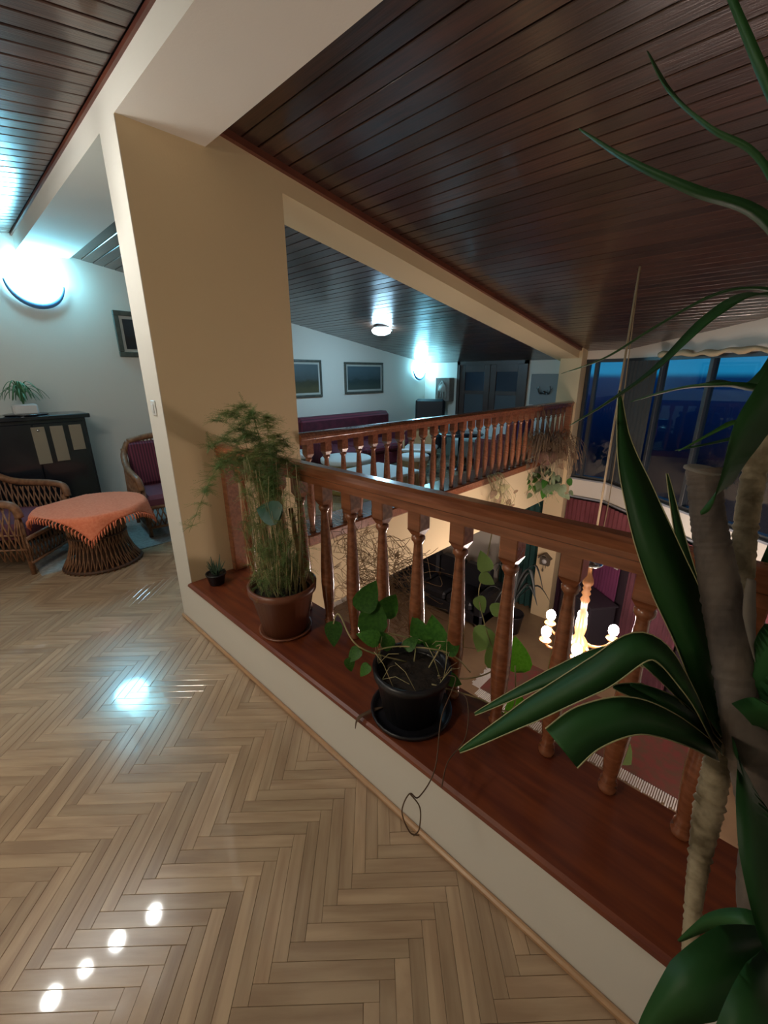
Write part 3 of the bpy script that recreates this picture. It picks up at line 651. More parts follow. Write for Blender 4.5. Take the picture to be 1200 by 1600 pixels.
def wood_chair(loc, rz, label, m=WOODL, seatm=WTOP):
    t_ = empty('armchair', loc, rz, label=label, cat='chair')
    MB().box((-.25, -.25, .38), (.25, .25, .44), bev=.02).build('seat', seatm, t_)
    P = [(.25 * math.cos(a), .27 * math.sin(a), .66 + .06 * max(0, -math.cos(a))) for a in [R_(70) + R_(220) * i / 16 for i in range(17)]]
    MB().tube(P, .022, 8).build('armrest', m, t_)
    MB().lathe([(.26, .44), (.275, .66), (.28, .74), (.265, .74), (.255, .5), (.25, .44)], 16, ang=(R_(125), R_(235)), caps=False).build('backrest', m, t_)
    for a in (-.22, .22):
        for b in (-.22, .22): MB().tube([(a, b, 0), (a, b, .40 if a < 0 else .64)], .018, 8).build('leg', m, t_)
    return t_
wood_chair((-1.68, 4.25, 0), R_(-60), 'light wooden armchair with curved back behind the far railing')
rt = empty('round_table', (-1.45, 5.0, 0), label='dark round table behind the far railing', cat='table')
MB().lathe([(.003, .56), (.36, .56), (.38, .575), (.36, .59), (.003, .59)], 28).build('tabletop', BLACKW, rt)
MB().lathe([(.2, 0), (.2, .02), (.03, .05), (.03, .56)], 16).build('pedestal', BLACKW, rt)
bc = empty('armchair', (-2.50, 5.48, 0), R_(-60), label='black high-backed armchair in the far gallery corner', cat='chair')
MB().box((-.28, -.28, .2), (.3, .28, .46), bev=.04).build('seat', LEATHER, bc); MB().box((-.34, -.28, .4), (-.2, .28, 1.06), bev=.04).build('backrest', LEATHER, bc)
for s in (-1, 1): MB().box((-.28, s * .34, .2), (.28, s * .27, .62), bev=.02).build('armrest', LEATHER, bc)
MB().lathe([(.22, 0), (.2, .04), (.04, .06), (.04, .2)], 14).build('base', IRON, bc)
wb = empty('daybed', (-1.15, 5.70, 0), label='long white bench standing in front of the dark double door', cat='bench')
MB().box((-.80, -.26, .1), (.80, .28, .42), bev=.03).build('base', WTOP, wb); MB().box((-.80, .12, .42), (.80, .28, .78), bev=.03).build('backrest', WTOP, wb)
for a in (-.74, .74): MB().box((a - .03, -.2, 0), (a + .03, .2, .1)).build('leg', WOODL, wb)
vc = empty('armchair', (-.66, 4.95, 0), R_(-180), label='dark red armchair under a violet blanket near the pillar', cat='chair')
REDC = mat('red_brown_fabric', (.12, .02, .02), .8)
MB().box((-.28, -.28, .1), (.28, .28, .42), bev=.04).build('seat', REDC, vc); MB().box((-.34, -.28, .3), (-.2, .28, .88), bev=.05).build('backrest', REDC, vc)
for s in (-1, 1): MB().box((-.28, s * .36, .1), (.28, s * .27, .6), bev=.03).build('armrest', REDC, vc)
for a in (-.22, .22):
    for b in (-.25, .25): MB().box((a - .02, b - .02, 0), (a + .02, b + .02, .1)).build('leg', WOODL, vc)
bl = MB(); vs = []; fs = []
for i in range(15):
    for j in range(11):
        s_ = i / 14; y = -.24 + .48 * j / 10
        P = [(-.36, .50), (-.365, .90), (-.28, .925), (-.18, .88), (-.17, .46), (.05, .45), (.22, .45)]
        q = s_ * 6; a = int(min(q, 5)); f_ = q - a
        x = P[a][0] + (P[a + 1][0] - P[a][0]) * f_; z = P[a][1] + (P[a + 1][1] - P[a][1]) * f_
        vs.append((x + .012 * math.sin(j * 1.3 + i), y + .02 * math.sin(i * .9), z + .012 * math.sin(j * .9 + i * .7)))
for i in range(14):
    for j in range(10): a = i * 11 + j; fs.append((a, a + 1, a + 12, a + 11))
bl.add(vs, fs, True); bo = bl.build('blanket', BLUEB); bo.location = (-.66, 4.95, .02); bo.rotation_euler = (0, 0, R_(-180)); tag(bo, 'violet-blue blanket thrown over the red armchair near the pillar', 'blanket')
md = bo.modifiers.new('thick', 'SOLIDIFY'); md.thickness = .01

# ------------------------------------------------------------------ left seating group
tag(MB().box((-2.98, -.55, 0), (-1.62, 1.25, .008)).build('rug', RUGM), 'light grey rug under the wicker seats', 'rug')
def wicker_chair(loc, rz, label):
    t_ = empty('wicker_armchair', loc, rz, label=label, cat='chair')
    fr_ = MB()
    hw = .30
    for s in (-1, 1):   # arm roll sweeping from back top to front
        P = spline([(-.34, s * .24, .86), (-.30, s * hw, .74), (-.12, s * (hw + .02), .63), (.18, s * (hw + .02), .60), (.29, s * (hw + .01), .57), (.31, s * hw, .48)], 5)
        fr_.tube(P, .030, 8)
    fr_.tube(spline([(-.34, -.24, .86), (-.36, 0, .90), (-.34, .24, .86)], 5), .03, 8)
    fr_.tube([(.31, -.3, .30), (.31, .3, .30)], .018, 8).tube([(.30, -.3, .10), (.30, .3, .10)], .014, 8)
    fr_.build('frame', WICK, t_)
    wv = MB()
    for s in (-1, 1):   # woven side panels
        n = 15
        def top(x):
            return .56 if x > .2 else (.58 + max(0, -x - .1) * .9)
        for i in range(n):
            x = -.32 + .62 * i / (n - 1)
            for d in (-.10, .10):
                x2 = min(.31, max(-.34, x + d)); wv.tube([(x, s * .31, .12), ((x + x2) / 2, s * .325, .36), (x2, s * .31, top(x2))], .006, 5)
        for z in (.22, .34): wv.tube([(-.33, s * .315, z), (.31, s * .315, z)], .008, 5)
    for i in range(14):  # front apron and back
        y = -.29 + .58 * i / 13
        for d in (-.06, .06):
            y2 = min(.3, max(-.3, y + d)); wv.tube([(.305, y, .11), (.31, y2, .30)], .006, 5)
        wv.tube([(-.28, y, .15), (-.30, y * .95, .5), (-.36, y * .8, .87)], .008, 5)
    for z in (.3, .45, .6, .75): wv.tube([(-.29 - .08 * (z - .3), -.29, z), (-.30 - .08 * (z - .3), .29, z)], .007, 5)
    wv.build('wicker_weave', WICK, t_, kind='stuff')
    for a in (-.28, .29):
        for b in (-.29, .29): MB().tube([(a, b, 0), (a, b, .2), (a, b, .5)], [.018, .022, .02], 8).build('leg', WICK, t_)
    MB().box((-.28, -.28, .28), (.30, .28, .41), bev=.035).build('seat_cushion', CUSHP, t_)
    M = Matrix.Translation((-.26, 0, .40)) @ Matrix.Rotation(R_(-12), 4, 'Y')
    MB().box((-.05, -.26, 0), (.06, .26, .46), bev=.03, M=M).build('back_cushion', CUSH, t_)
    return t_
wicker_chair((-2.12, -.62, 0), R_(50), 'wicker armchair with mauve cushions at the left edge, in front of the black cabinet')
wicker_chair((-2.12, .66, 0), R_(-6), 'wicker armchair with a striped mauve back, half hidden by the white column edge')
tbl = empty('wicker_table', (-1.58, -.13, 0), label='round wicker table with a flared woven base under the coral cloth', cat='table')
MB().lathe([(.003, .475), (.355, .475), (.375, .485), (.375, .498), (.36, .505), (.003, .505)], 32).build('tabletop', WICK, tbl)
bw = MB(); nb = 44
for i in range(nb):
    a = 2 * PI * i / nb
    for d in (-.12, .12):
        P = []
        for j in range(6):
            z = .47 * j / 5; r = .20 + .09 * ((z / .47 - .55) / .55) ** 2; aa = a + d * j / 5 * 2
            P.append((r * math.cos(aa), r * math.sin(aa), z))
        bw.tube(P, .005, 4)
bw.build('woven_base', WICK, tbl, kind='stuff')
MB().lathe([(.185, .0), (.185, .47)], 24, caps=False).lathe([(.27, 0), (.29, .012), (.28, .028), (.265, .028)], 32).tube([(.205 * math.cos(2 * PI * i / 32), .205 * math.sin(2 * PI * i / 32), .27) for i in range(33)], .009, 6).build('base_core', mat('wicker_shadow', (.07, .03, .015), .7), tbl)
# cloth
SZ = .38; NN = 44; CR_ = .378; rot = R_(-65)
vs = []; fs = []; edge = []
def cloth_pt(u, v):
    x = u * SZ; y = v * SZ + .055
    r = math.hypot(x, y); a = math.atan2(y, x)
    ro = min(r, CR_)
    ov = max(0, r - CR_)
    rr_ = ro + min(ov, .03) * .6 + ov * .10
    z = .509 - max(0, ov - .008) * .95
    wob = .010 * math.sin(a * 9) * min(1, ov / .08)
    return Vector(((rr_ + wob) * math.cos(a + rot), (rr_ + wob) * math.sin(a + rot), z))
for i in range(NN + 1):
    for j in range(NN + 1): vs.append(cloth_pt(-1 + 2 * i / NN, -1 + 2 * j / NN))
for i in range(NN):
    for j in range(NN): a = i * (NN + 1) + j; fs.append((a, a + 1, a + NN + 2, a + NN + 1))
clo = MB().add(vs, fs, True).build('tablecloth', CLOTH); clo.location = (-1.58, -.13, 0)
tag(clo, 'coral pink cloth with tasselled edges draped over the wicker table', 'tablecloth')
md = clo.modifiers.new('thick', 'SOLIDIFY'); md.thickness = .003; md.offset = 1
ts = MB()
for k in range(4):
    for i in range(27):
        t_ = -1 + 2 * i / 26
        u, v = [(t_, 1), (t_, -1), (1, t_), (-1, t_)][k]
        p = cloth_pt(u, v); q = cloth_pt(u * 1.02, v * 1.02); d = (q - p); d.z = 0
        if d.length > 1e-5: d.normalize()
        ts.tube([p + Vector((0, 0, .002)), p + d * .014 + Vector((0, 0, -.012)), p + d * .016 + Vector((0, 0, -.045))], [.004, .006, .004], 5)
ts.build('tassels', CLOTH, clo, kind='stuff')
# cabinet
cb = empty('cabinet', (-3.0, -.46, 0), label='black lacquered cabinet against the left wall', cat='cabinet')
MB().box((0.004, -.62, .0), (.40, .62, 1.12)).build('body', BLACKW, cb)
MB().box((0.004, -.66, 1.12), (.44, .66, 1.16), bev=.006).build('top_board', BLACKW, cb)
for k in range(3):
    d_ = MB().box((.40, -.60 + .402 * k, .08), (.418, -.60 + .402 * k + .395, 1.09), bev=.004).build('door', BLACKW, cb)
    if k: MB().ball((.43, -.60 + .402 * k + (.06 if k == 1 else .03), 1.03), .013, 8).build('knob', CHROME, d_)
for k, (y, h) in enumerate(((.235, .34), (.375, .33), (.52, .24))):
    MB().box((.418, y - .05, 1.06 - h), (.426, y + .05, 1.06), bev=.002).build('paper_insert', PAPER, cb, label='grey-brown upright paper insert')
tr = MB().lathe([(.003, 0), (.15, 0), (.17, .01), (.165, .016), (.003, .01)], 24).build('tray', BLACKW); tr.location = (-2.72, -.26, 1.16); tag(tr, 'thin dark round tray on the black cabinet', 'tray')
sp = empty('spider_plant', (-2.72, -.26, 1.171), label='spider plant in a white pot on the black cabinet', cat='plant')
MB().box((-.07, -.09, 0), (.07, .09, .09), bev=.012).build('pot', CERAM, sp)
SPD = mat('spider_green', (.05, .15, .06), .5, col2=(.10, .22, .10), scale=12)
for i in range(26):
    a = i * 2.39996; r = .08 + .09 * random.random(); h = .10 + .11 * random.random()
    blade(MB(), [(0, 0, .08), (.4 * r * math.cos(a), .4 * r * math.sin(a), .08 + h), (r * math.cos(a), r * math.sin(a), .08 + h * .8), (1.35 * r * math.cos(a), 1.35 * r * math.sin(a), .08 + h * .3)], [.005, .009, .007, .002], Vector((0, 0, 1)), .3, 4).build('leaf', SPD, sp)

# ------------------------------------------------------------------ plants on the ledge
ZL = 0.3165
def pot(t_, r0, r1, h, m, rim=.012):
    return MB().lathe([(r0, 0), (r0 + (r1 - r0) * .85, h * .85), (r1 + rim * .3, h * .86), (r1 + rim * .5, h), (r1 - rim * .6, h), (r1 - rim, h * .86), (r1 - rim * 1.3, h * .82), (.003, h * .82)], 32).build('pot', m, t_)
# 1 asparagus fern
fx, fy = .815, .122
fp = empty('asparagus_fern', (fx, fy, ZL), label='tall feathery asparagus fern in a brown pot on the ledge', cat='plant')
pot(fp, .105, .155, .25, TERRA, .014)
MB().lathe([(.13, .21), (.09, .222), (.04, .215), (.003, .225)], 20, caps=False).build('soil', SOIL, fp)
sd = MB().lathe([(.11, 0), (.125, .003), (.13, .012), (.12, .012), (.11, .005)], 24).build('saucer', TERRA, fp)
rnd = random.Random(3)
stm = MB(); fol = MB()
def sprig(p, d, ln, rn_, mb, dens=16):
    "one flat feathery sprig: axis with short needles"
    d = d.normalized(); x, y = frame_for(d)
    mb.tube([p, p + d * ln * .5 + Vector((0, 0, -.003)), p + d * ln + Vector((0, 0, -.02 * ln / .1))], [.0009, .0007, .0004], 3, sm=False)
    for i in range(dens):
        t_ = (i + .5) / dens; b = p + d * ln * t_; w2 = .026 * (1 - t_ * .7) * rn_.uniform(.6, 1.2)
        for s in (-1, 1):
            e_ = b + (x * s + d * .6 + y * rn_.uniform(-.5, .5)).normalized() * w2
            q = (e_ - b).cross(y).normalized() * .0011
            mb.add([b - q, b + q, e_], [(0, 1, 2)])
for i in range(95):
    a = rnd.random() * 2 * PI; r = .11 * math.sqrt(rnd.random()); h = rnd.uniform(.35, .86)
    b = Vector((r * math.cos(a), r * math.sin(a), .215)); top = Vector((b.x * 1.3 + rnd.uniform(-.07, .06), b.y * 1.1 + rnd.uniform(-.05, .02), h))
    mid = (b + top) / 2 + Vector((rnd.uniform(-.02, .02), rnd.uniform(-.02, .02), 0))
    P = spline([b, mid, top], 4); stm.tube(P, [.0022 - .0012 * q / (len(P) - 1) for q in range(len(P))], 4)
    for k in range(7):
        t_ = rnd.uniform(.35, 1); p = P[int(t_ * (len(P) - 1))]
        sprig(p, Vector((rnd.uniform(-1, 1), rnd.uniform(-.8, .6), rnd.uniform(-.8, .5))), rnd.uniform(.04, .10), rnd, fol, 9)
stm.build('stem', STEMD, fp, kind='stuff')
# arching fronds at the top, reaching mostly to the left
fr_tips = [(-.42, -.02, .80), (-.46, -.12, .62), (-.36, -.06, .98), (-.25, -.05, 1.0), (-.10, -.05, .98), (.05, -.03, .97), (-.33, .03, .88), (-.40, -.10, .86), (-.2, -.12, .92), (-.52, -.20, .42), (.10, .02, .9), (-.46, -.05, .74), (-.3, -.02, .78), (.0, .03, .86), (-.15, .0, .84), (.07, .08, .80)]
for tip in fr_tips:
    b = Vector((rnd.uniform(-.06, .06), rnd.uniform(-.05, .05), .215)); T = Vector(tip)
    P = spline([b, Vector((b.x + T.x * .15, b.y + T.y * .1, .6)), Vector((b.x * .5 + T.x * .5, b.y * .5 + T.y * .5, max(.78, T.z) + .03)), T], 7)
    fol.tube(P, [.0022 - .0015 * q / (len(P) - 1) for q in range(len(P))], 4)
    for k in range(100):
        q = int(rnd.uniform(.42, 1) * (len(P) - 1)); d = Vector((rnd.uniform(-1, 1), rnd.uniform(-1, 1), rnd.uniform(-.35, .35)))
        sprig(P[q], d, rnd.uniform(.03, .085), rnd, fol, 10)
fol.build('foliage', FERN, fp, kind='stuff')
MB().tube(spline([(.10, .06, .21), (.075, .05, .45), (.06, .04, .62)], 6), .011, 8).build('cane', mat('cane_brown', (.16, .09, .03), .7, col2=(.24, .16, .05), scale=12), fp)
# heart leaf mesh shared
def heart_mesh(L=1.0, Wd=.85, curl=.18):
    pts = [(0, 0), (-.12, .16), (-.05, .36), (.12, .47), (.35, .44), (.6, .32), (.82, .16), (1, 0)]
    vs = []; fs = []; n = len(pts)
    for x, y in pts: vs.append((x * L, 0, -curl * x * x * L))
    for x, y in pts: vs.append((x * L, y * Wd * L, -curl * x * x * L + .10 * y * L))
    for x, y in pts: vs.append((x * L, -y * Wd * L, -curl * x * x * L + .10 * y * L))
    for i in range(n - 1):
        fs += [(i, i + 1, n + i + 1, n + i), (i, 2 * n + i, 2 * n + i + 1, i + 1)]
    # thickness
    b = len(vs); vs2 = [(x, y, z - .012 * L) for x, y, z in vs]; fs2 = [tuple(b + q for q in reversed(f)) for f in fs]
    return MB().add(vs + vs2, fs + fs2, True)
hm = {}
def heart(m):
    if m.name not in hm:
        o = heart_mesh().build('leaf', m); hm[m.name] = o.data; bpy.data.objects.remove(o)
    return hm[m.name]
def leaf_at(parent, p, d, up, L, m):
    d = Vector(d).normalized(); up = Vector(up); up = (up - d * up.dot(d)).normalized(); sd = up.cross(d)
    M = Matrix(((d.x * L, sd.x * L, up.x * L, p[0]), (d.y * L, sd.y * L, up.y * L, p[1]), (d.z * L, sd.z * L, up.z * L, p[2]), (0, 0, 0, 1)))
    return inst(heart(m), 'leaf', None, parent, M=M)
toc = (CP - Vector((fx, fy, .8))).normalized()
def rel(o, p): return Vector(p) - Vector(o.location)
LEAFD = mat('leaf_dark', (.012, .06, .03), .4)
leaf_at(fp, (.12, -.06, .63), (-1, -.35, .1), toc, .135, LEAFD)
# 2 black pot with pothos
bp_ = empty('pothos', (1.61, .135, ZL), label='straggly pothos in a black pot on the ledge', cat='plant')
pot(bp_, .10, .135, .20, BLKPOT, .012)
MB().lathe([(.12, .165), (.06, .172), (.003, .168)], 20, caps=False).build('soil', SOIL, bp_)
MB().lathe([(.12, .001), (.145, .004), (.15, .022), (.142, .022), (.135, .008), (.11, .006)], 28).build('saucer', BLKPOT, bp_)
def vine(t_, P, m=TWIG, r=.0028): return MB().tube(spline(P, 6), r, 6).build('vine', m, t_)
# leaves: (pixel u, v, forward distance, size, direction, material) converted to real points beside the pot
def pleaf(t_, u, v, d, L, dirn, m, face=None):
    p = at(u, v, d); q = (CP - p).normalized() if face is None else Vector(face)
    dd = (CR * dirn[0] - CU * dirn[1] + CF * dirn[2]).normalized(); return leaf_at(t_, rel(t_, p), dd, q + CU * .3, L, m)
for a in ((582, 985, 1.56, .14, (0, -1, .3), LEAF), (566, 950, 1.58, .12, (.5, -1, .3), LEAF), (600, 960, 1.62, .11, (.4, -.6, .5), LEAF), (521, 975, 1.56, .085, (.05, 1, -.2), LEAF), (682, 1010, 1.55, .12, (-.1, -1, .4), LEAF), (660, 1000, 1.58, .10, (-.3, -.8, .3), LEAF),
          (560, 1015, 1.5, .06, (-.6, .7, -.1), LEAF), (545, 1030, 1.5, .05, (.2, .9, 0), LEAF), (610, 1010, 1.52, .07, (-.4, -.5, 0), LEAF), (635, 1012, 1.5, .06, (.5, -.5, 0), LEAF), (575, 1040, 1.46, .05, (-.6, .8, 0), LEAF),
          (700, 1020, 1.5, .07, (.5, -.6, .2), LEAF), (590, 1000, 1.5, .08, (-.9, -.3, 0), LEAF), (700, 1060, 1.45, .06, (.7, .3, .1), LEAF),
          (760, 985, 1.70, .12, (-.3, .9, .3), LEAFY), (775, 1040, 1.68, .11, (-.1, -1, .1), LEAFY), (760, 890, 1.75, .085, (-.25, -1, .2), LEAFY), (752, 900, 1.75, .07, (.9, .5, 0), LEAFY), (747, 935, 1.73, .07, (.4, .9, 0), LEAFY), (770, 955, 1.72, .075, (.8, -.3, 0), LEAFY),
          (812, 1045, 1.60, .12, (-.1, -1, .1), LEAFL), (806, 1125, 1.56, .11, (.1, -1, .1), LEAFL), (780, 1160, 1.48, .08, (.6, -.7, .1), LEAF),
          (963, 1165, 1.45, .11, (.8, .9, .1), LEAFY)):
    pleaf(bp_, *a)
R0 = lambda u, v, d: rel(bp_, at(u, v, d))
for P in ([(-.03, .05, .17), (-.06, .07, .24), R0(582, 985, 1.56)], [(.03, .06, .17), (.05, .1, .25), R0(682, 1010, 1.55)], [(-.05, .03, .17), R0(560, 1010, 1.5), R0(530, 960, 1.56), R0(521, 975, 1.56)],
          [(.08, .05, .17), R0(735, 1060, 1.6), R0(775, 1040, 1.68), R0(760, 985, 1.70), R0(748, 930, 1.74), R0(757, 890, 1.76), R0(775, 800, 1.8)],
          [(.09, .0, .17), R0(745, 1090, 1.45), R0(800, 1110, 1.5), R0(805, 1040, 1.55)], [R0(590, 1015, 1.5), R0(630, 1010, 1.5), R0(700, 1020, 1.5), R0(735, 1050, 1.55)]):
    vine(bp_, P, STEMD)
for P in ([(.1, .02, .19), R0(712, 1060, 1.42), R0(690, 1120, 1.33), R0(680, 1200, 1.22), R0(655, 1245, 1.15), R0(640, 1240, 1.12), R0(628, 1268, 1.10), R0(640, 1300, 1.09), R0(655, 1305, 1.09)], [R0(640, 1240, 1.12), R0(656, 1262, 1.11), R0(655, 1295, 1.10), R0(646, 1306, 1.09)],
          [(.12, .03, .15), R0(728, 1090, 1.40), R0(728, 1150, 1.32), R0(700, 1190, 1.25), R0(690, 1230, 1.18)]):
    MB().tube(spline(P, 6), .0019, 5).build('root', TWIG, bp_)
# tangled dry stems round the rim
tw = MB(); r3 = random.Random(9)
for i in range(22):
    a = r3.random() * 2 * PI; p = Vector((.12 * math.cos(a), .12 * math.sin(a), .19)); q = p + Vector((r3.uniform(-.12, .14), r3.uniform(-.05, .12), r3.uniform(.0, .10)))
    tw.tube([p, (p + q) / 2 + Vector((0, 0, .02)), q], .0013, 4)
tw.build('dry_stems', STEMD, bp_, kind='stuff')
# 3 small plant by the wall
sm_ = empty('succulent', (.12, .10, ZL), label='tiny dark succulent in a black pot beside the tan wall on the ledge', cat='plant')
pot(sm_, .042, .056, .07, BLKPOT, .006)
for i in range(22):
    a = i * 2.4; r = .012 + .022 * (i % 5) / 4
    blade(MB(), [(r * math.cos(a) * .3, r * math.sin(a) * .3, .05), (r * 1.2 * math.cos(a), r * 1.2 * math.sin(a), .085), (r * 2.0 * math.cos(a), r * 2.0 * math.sin(a), .09 + .035 * (i % 3))], [.006, .007, .001], Vector((0, 0, 1)), .4, 3).build('leaf', mat('succulent_green', (.05, .09, .05), .5) if i == 0 else bpy.data.materials['succulent_green'], sm_)
# 4 dry twigs tangled behind the near balusters (fern growing outwards over the void)
dt = MB(); r4 = random.Random(5)
for i in range(260):
    p = Vector((r4.uniform(.90, 1.35), r4.uniform(.36, .46), r4.uniform(.32, .78))); q = p
    pts = [p]
    for k in range(3): q = q + Vector((r4.uniform(-.10, .12), r4.uniform(-.03, .05), r4.uniform(-.09, .07))); pts.append(q)
    dt.tube(spline(pts, 3), .0012, 4)
    if i % 2 == 0: sprig(pts[1], Vector((r4.uniform(-1, 1), r4.uniform(-.3, .3), r4.uniform(-1, .6))), .06, r4, dt, 8)
tag(dt.build('dry_twigs', TWIGL), 'tangle of dry brown twigs behind the railing balusters', 'twigs', kind='stuff')
# fallen leaf
flf = MB(); blade(flf, [at(558, 1072, 1.42), at(550, 1095, 1.38), at(540, 1120, 1.30), at(533, 1134, 1.27)], [.002, .008, .006, .002], CU, .5)
flf = MB(); P0 = Vector((1.50, .035, .325))
blade(flf, [(1.53, .07, .322), (1.52, .03, .328), (1.505, -.03, .325), (1.50, -.045, .285)], [.002, .009, .007, .002], Vector((0, 0, 1)), .5)
tag(flf.build('fallen_leaf', TWIG), 'curled brown leaf lying over the ledge edge by the black pot', 'leaf')
# 5 hanging basket at the far end of the gallery rail
hb = empty('hanging_planter', (.16, 4.62, .45), label='brown hanging planter with green leaves at the pillar end of the far railing', cat='plant')
MB().lathe([(.05, -.10), (.12, -.05), (.15, .05), (.155, .10), (.14, .10), (.12, .0), (.003, -.02)], 18).build('pot', mat('brown_basket', (.10, .045, .03), .8), hb)
MB().tube([(-.12, 0, .09), (-.18, 0, .62)], .005, 5).tube([(.12, 0, .09), (-.14, .05, .64)], .005, 5).build('hanger', ROPE, hb)
LEAFG = mat('leaf_grey', (.16, .20, .11), .6, col2=(.10, .14, .06), scale=12)
hs_ = MB(); r5 = random.Random(11)
for i in range(260):
    a = r5.random() * 2 * PI; r = .12 * r5.random(); p = Vector((r * math.cos(a), r * math.sin(a), .08)); L = r5.uniform(.15, .38); e_ = Vector((math.cos(a), math.sin(a), 0))
    q = p + e_ * L * .6 + Vector((0, 0, r5.uniform(.05, .28))); s2 = p + e_ * L + Vector((0, 0, r5.uniform(-.28, .1)))
    hs_.tube(spline([p, q, s2], 4), .0028, 4)
hs_.build('dry_stems', mat('dry_brown', (.11, .06, .035), .8, col2=(.22, .14, .07), scale=10), hb, kind='stuff')
for i in range(90):
    a = r5.uniform(0, 2 * PI); r = .06 + .30 * r5.random(); z = r5.uniform(-.50, -.18) if i % 4 else r5.uniform(-.1, .25)
    m = (bpy.data.materials['dry_brown'], LEAF, LEAFG, LEAFG)[i % 4]
    leaf_at(hb, (r * math.cos(a), r * math.sin(a) * .8, z), (math.cos(a) + r5.uniform(-.5, .5), math.sin(a), -1.2), (CP - Vector(hb.location)).normalized() + Vector((r5.uniform(-.6, .6), r5.uniform(-.6, .6), .3)), r5.uniform(.07, .12), m)
hv = MB()
for i in range(10): hv.tube(spline([(r5.uniform(-.1, .1), r5.uniform(-.1, .1), .05), (r5.uniform(-.25, .25), r5.uniform(-.3, .2), -.1), (r5.uniform(-.3, .25), r5.uniform(-.3, .2), -.6)], 5), .003, 4)
hv.build('vines', STEMD, hb, kind='stuff')
# 6 dried trailing plant on the far railing
tv = empty('trailing_vine', (.06, 3.45, .40), label='dried trailing vine hanging from the middle of the far railing', cat='plant')
r6 = random.Random(4); dv = MB()
for i in range(26):
    y = r6.uniform(-.12, .15); dv.tube(spline([(-.03, y, .0), (.03, y + r6.uniform(-.08, .1), -.05), (.05 + r6.uniform(-.02, .08), y + r6.uniform(-.15, .3), -.3), (.04 + r6.uniform(-.02, .08), y + r6.uniform(-.2, .4), -.5)], 4), .0025, 4)
dv.build('dry_stems', STEMD, tv, kind='stuff')
for i in range(16):
    leaf_at(tv, (.05 + r6.uniform(0, .08), r6.uniform(-.2, .35), r6.uniform(-.5, -.1)), (r6.uniform(-.4, .4), r6.uniform(-.6, .6), -1), (1, -.7, .2), r6.uniform(.07, .11), bpy.data.materials['dry_brown'] if i % 2 else STEMD)

# ------------------------------------------------------------------ yucca in the foreground
yp = empty('yucca', (2.74, -.24, 0), label='large yucca with thick trunks and long dark sword leaves at the right edge', cat='plant')
MB().lathe([(.12, 0), (.16, .22), (.175, .23), (.175, .26), (.155, .26), (.15, .22), (.003, .22)], 32).build('pot', TERRA, yp)
MB().lathe([(.148, .222), (.08, .235), (.003, .228)], 20, caps=False).build('soil', SOIL, yp)
Y = lambda u, v, d: rel(yp, at(u, v, d))
def trunk(P, R0_, m, name='trunk', bumpy=.12, n=16, sub=7, rings=True):
    C = spline(P, sub); k = len(C); mb = MB(); rr_ = []
    for i in range(k):
        t_ = i / (k - 1) * (len(R0_) - 1); a = int(min(t_, len(R0_) - 2)); rr_.append(.70 * (R0_[a] + (R0_[a + 1] - R0_[a]) * (t_ - a)))
    if rings:
        C2 = []; r2_ = []
        for i in range(k - 1):
            for q in (0, .35, .5, .85):
                C2.append(C[i].lerp(C[i + 1], q)); r2_.append(rr_[i] * (1 + bumpy * (.5 if q == .35 else (-.5 if q in (0, .85) else .3)) * (.7 + .9 * math.sin(i * 2.1) + .6 * math.sin(i * 5.3 + 1))))
        C2.append(C[-1]); r2_.append(rr_[-1]); C, rr_ = C2, r2_
    mb.tube(C, rr_, n)
    return mb.build(name, m, yp)
trunk([(-.02, .03, .22), Y(1085, 1600, .80), Y(1078, 1500, .82), Y(1085, 1400, .83), Y(1100, 1300, .84), Y(1118, 1210, .84), Y(1130, 1150, .84)], [.024, .022, .020, .020, .026, .036, .034, .028], BARKY, n=14, bumpy=.12)
TH1 = trunk([(.05, -.02, .22), Y(1205, 1500, .70), Y(1195, 1300, .72), Y(1165, 1150, .74), Y(1140, 1000, .75), Y(1118, 880, .75), Y(1105, 800, .75), Y(1100, 733, .75)], [.05, .05, .05, .049, .047, .046, .040, .037, .040], BARK, bumpy=.05, n=18)
MB().lathe([(.003, .002), (.024, .003), (.031, 0), (.031, -.004)], 18, c=tuple(Y(1100, 733, .75)), M=Matrix.Rotation(R_(6), 4, 'Y')).build('cut_top', CUT, yp)
trunk([Y(1165, 1120, .76), Y(1158, 1000, .80), Y(1160, 900, .80), Y(1168, 800, .80), Y(1190, 690, .78), Y(1230, 560, .76), Y(1250, 470, .74)], [.026, .026, .027, .028, .028, .028, .03], BARKY, bumpy=.10, n=14)
trunk([Y(1120, 1640, .62), Y(1160, 1570, .64), Y(1230, 1500, .66)], [.014, .014, .015], BARKY, name='side_shoot', n=10)
def yleaf(P, W, twist=None, m=YUC, fold=.35, edge=False):
    pts = [Y(*p) for p in P]; mb = MB(); up = (CF * -1 + CU * .6) if twist is None else (CF * -twist[2] + CU * twist[1] + CR * twist[0])
    blade(mb, pts, W, up, fold, 7); lf_ = mb.build('leaf', m, yp)
    if edge:
        n4 = len(mb.v) // 4
        for q in (0, 2): MB().tube([mb.v[4 * i + q] for i in range(n4)], .0011, 5).build('leaf_margin', YUCE, lf_)
    return lf_
fc = (0, .2, 1)
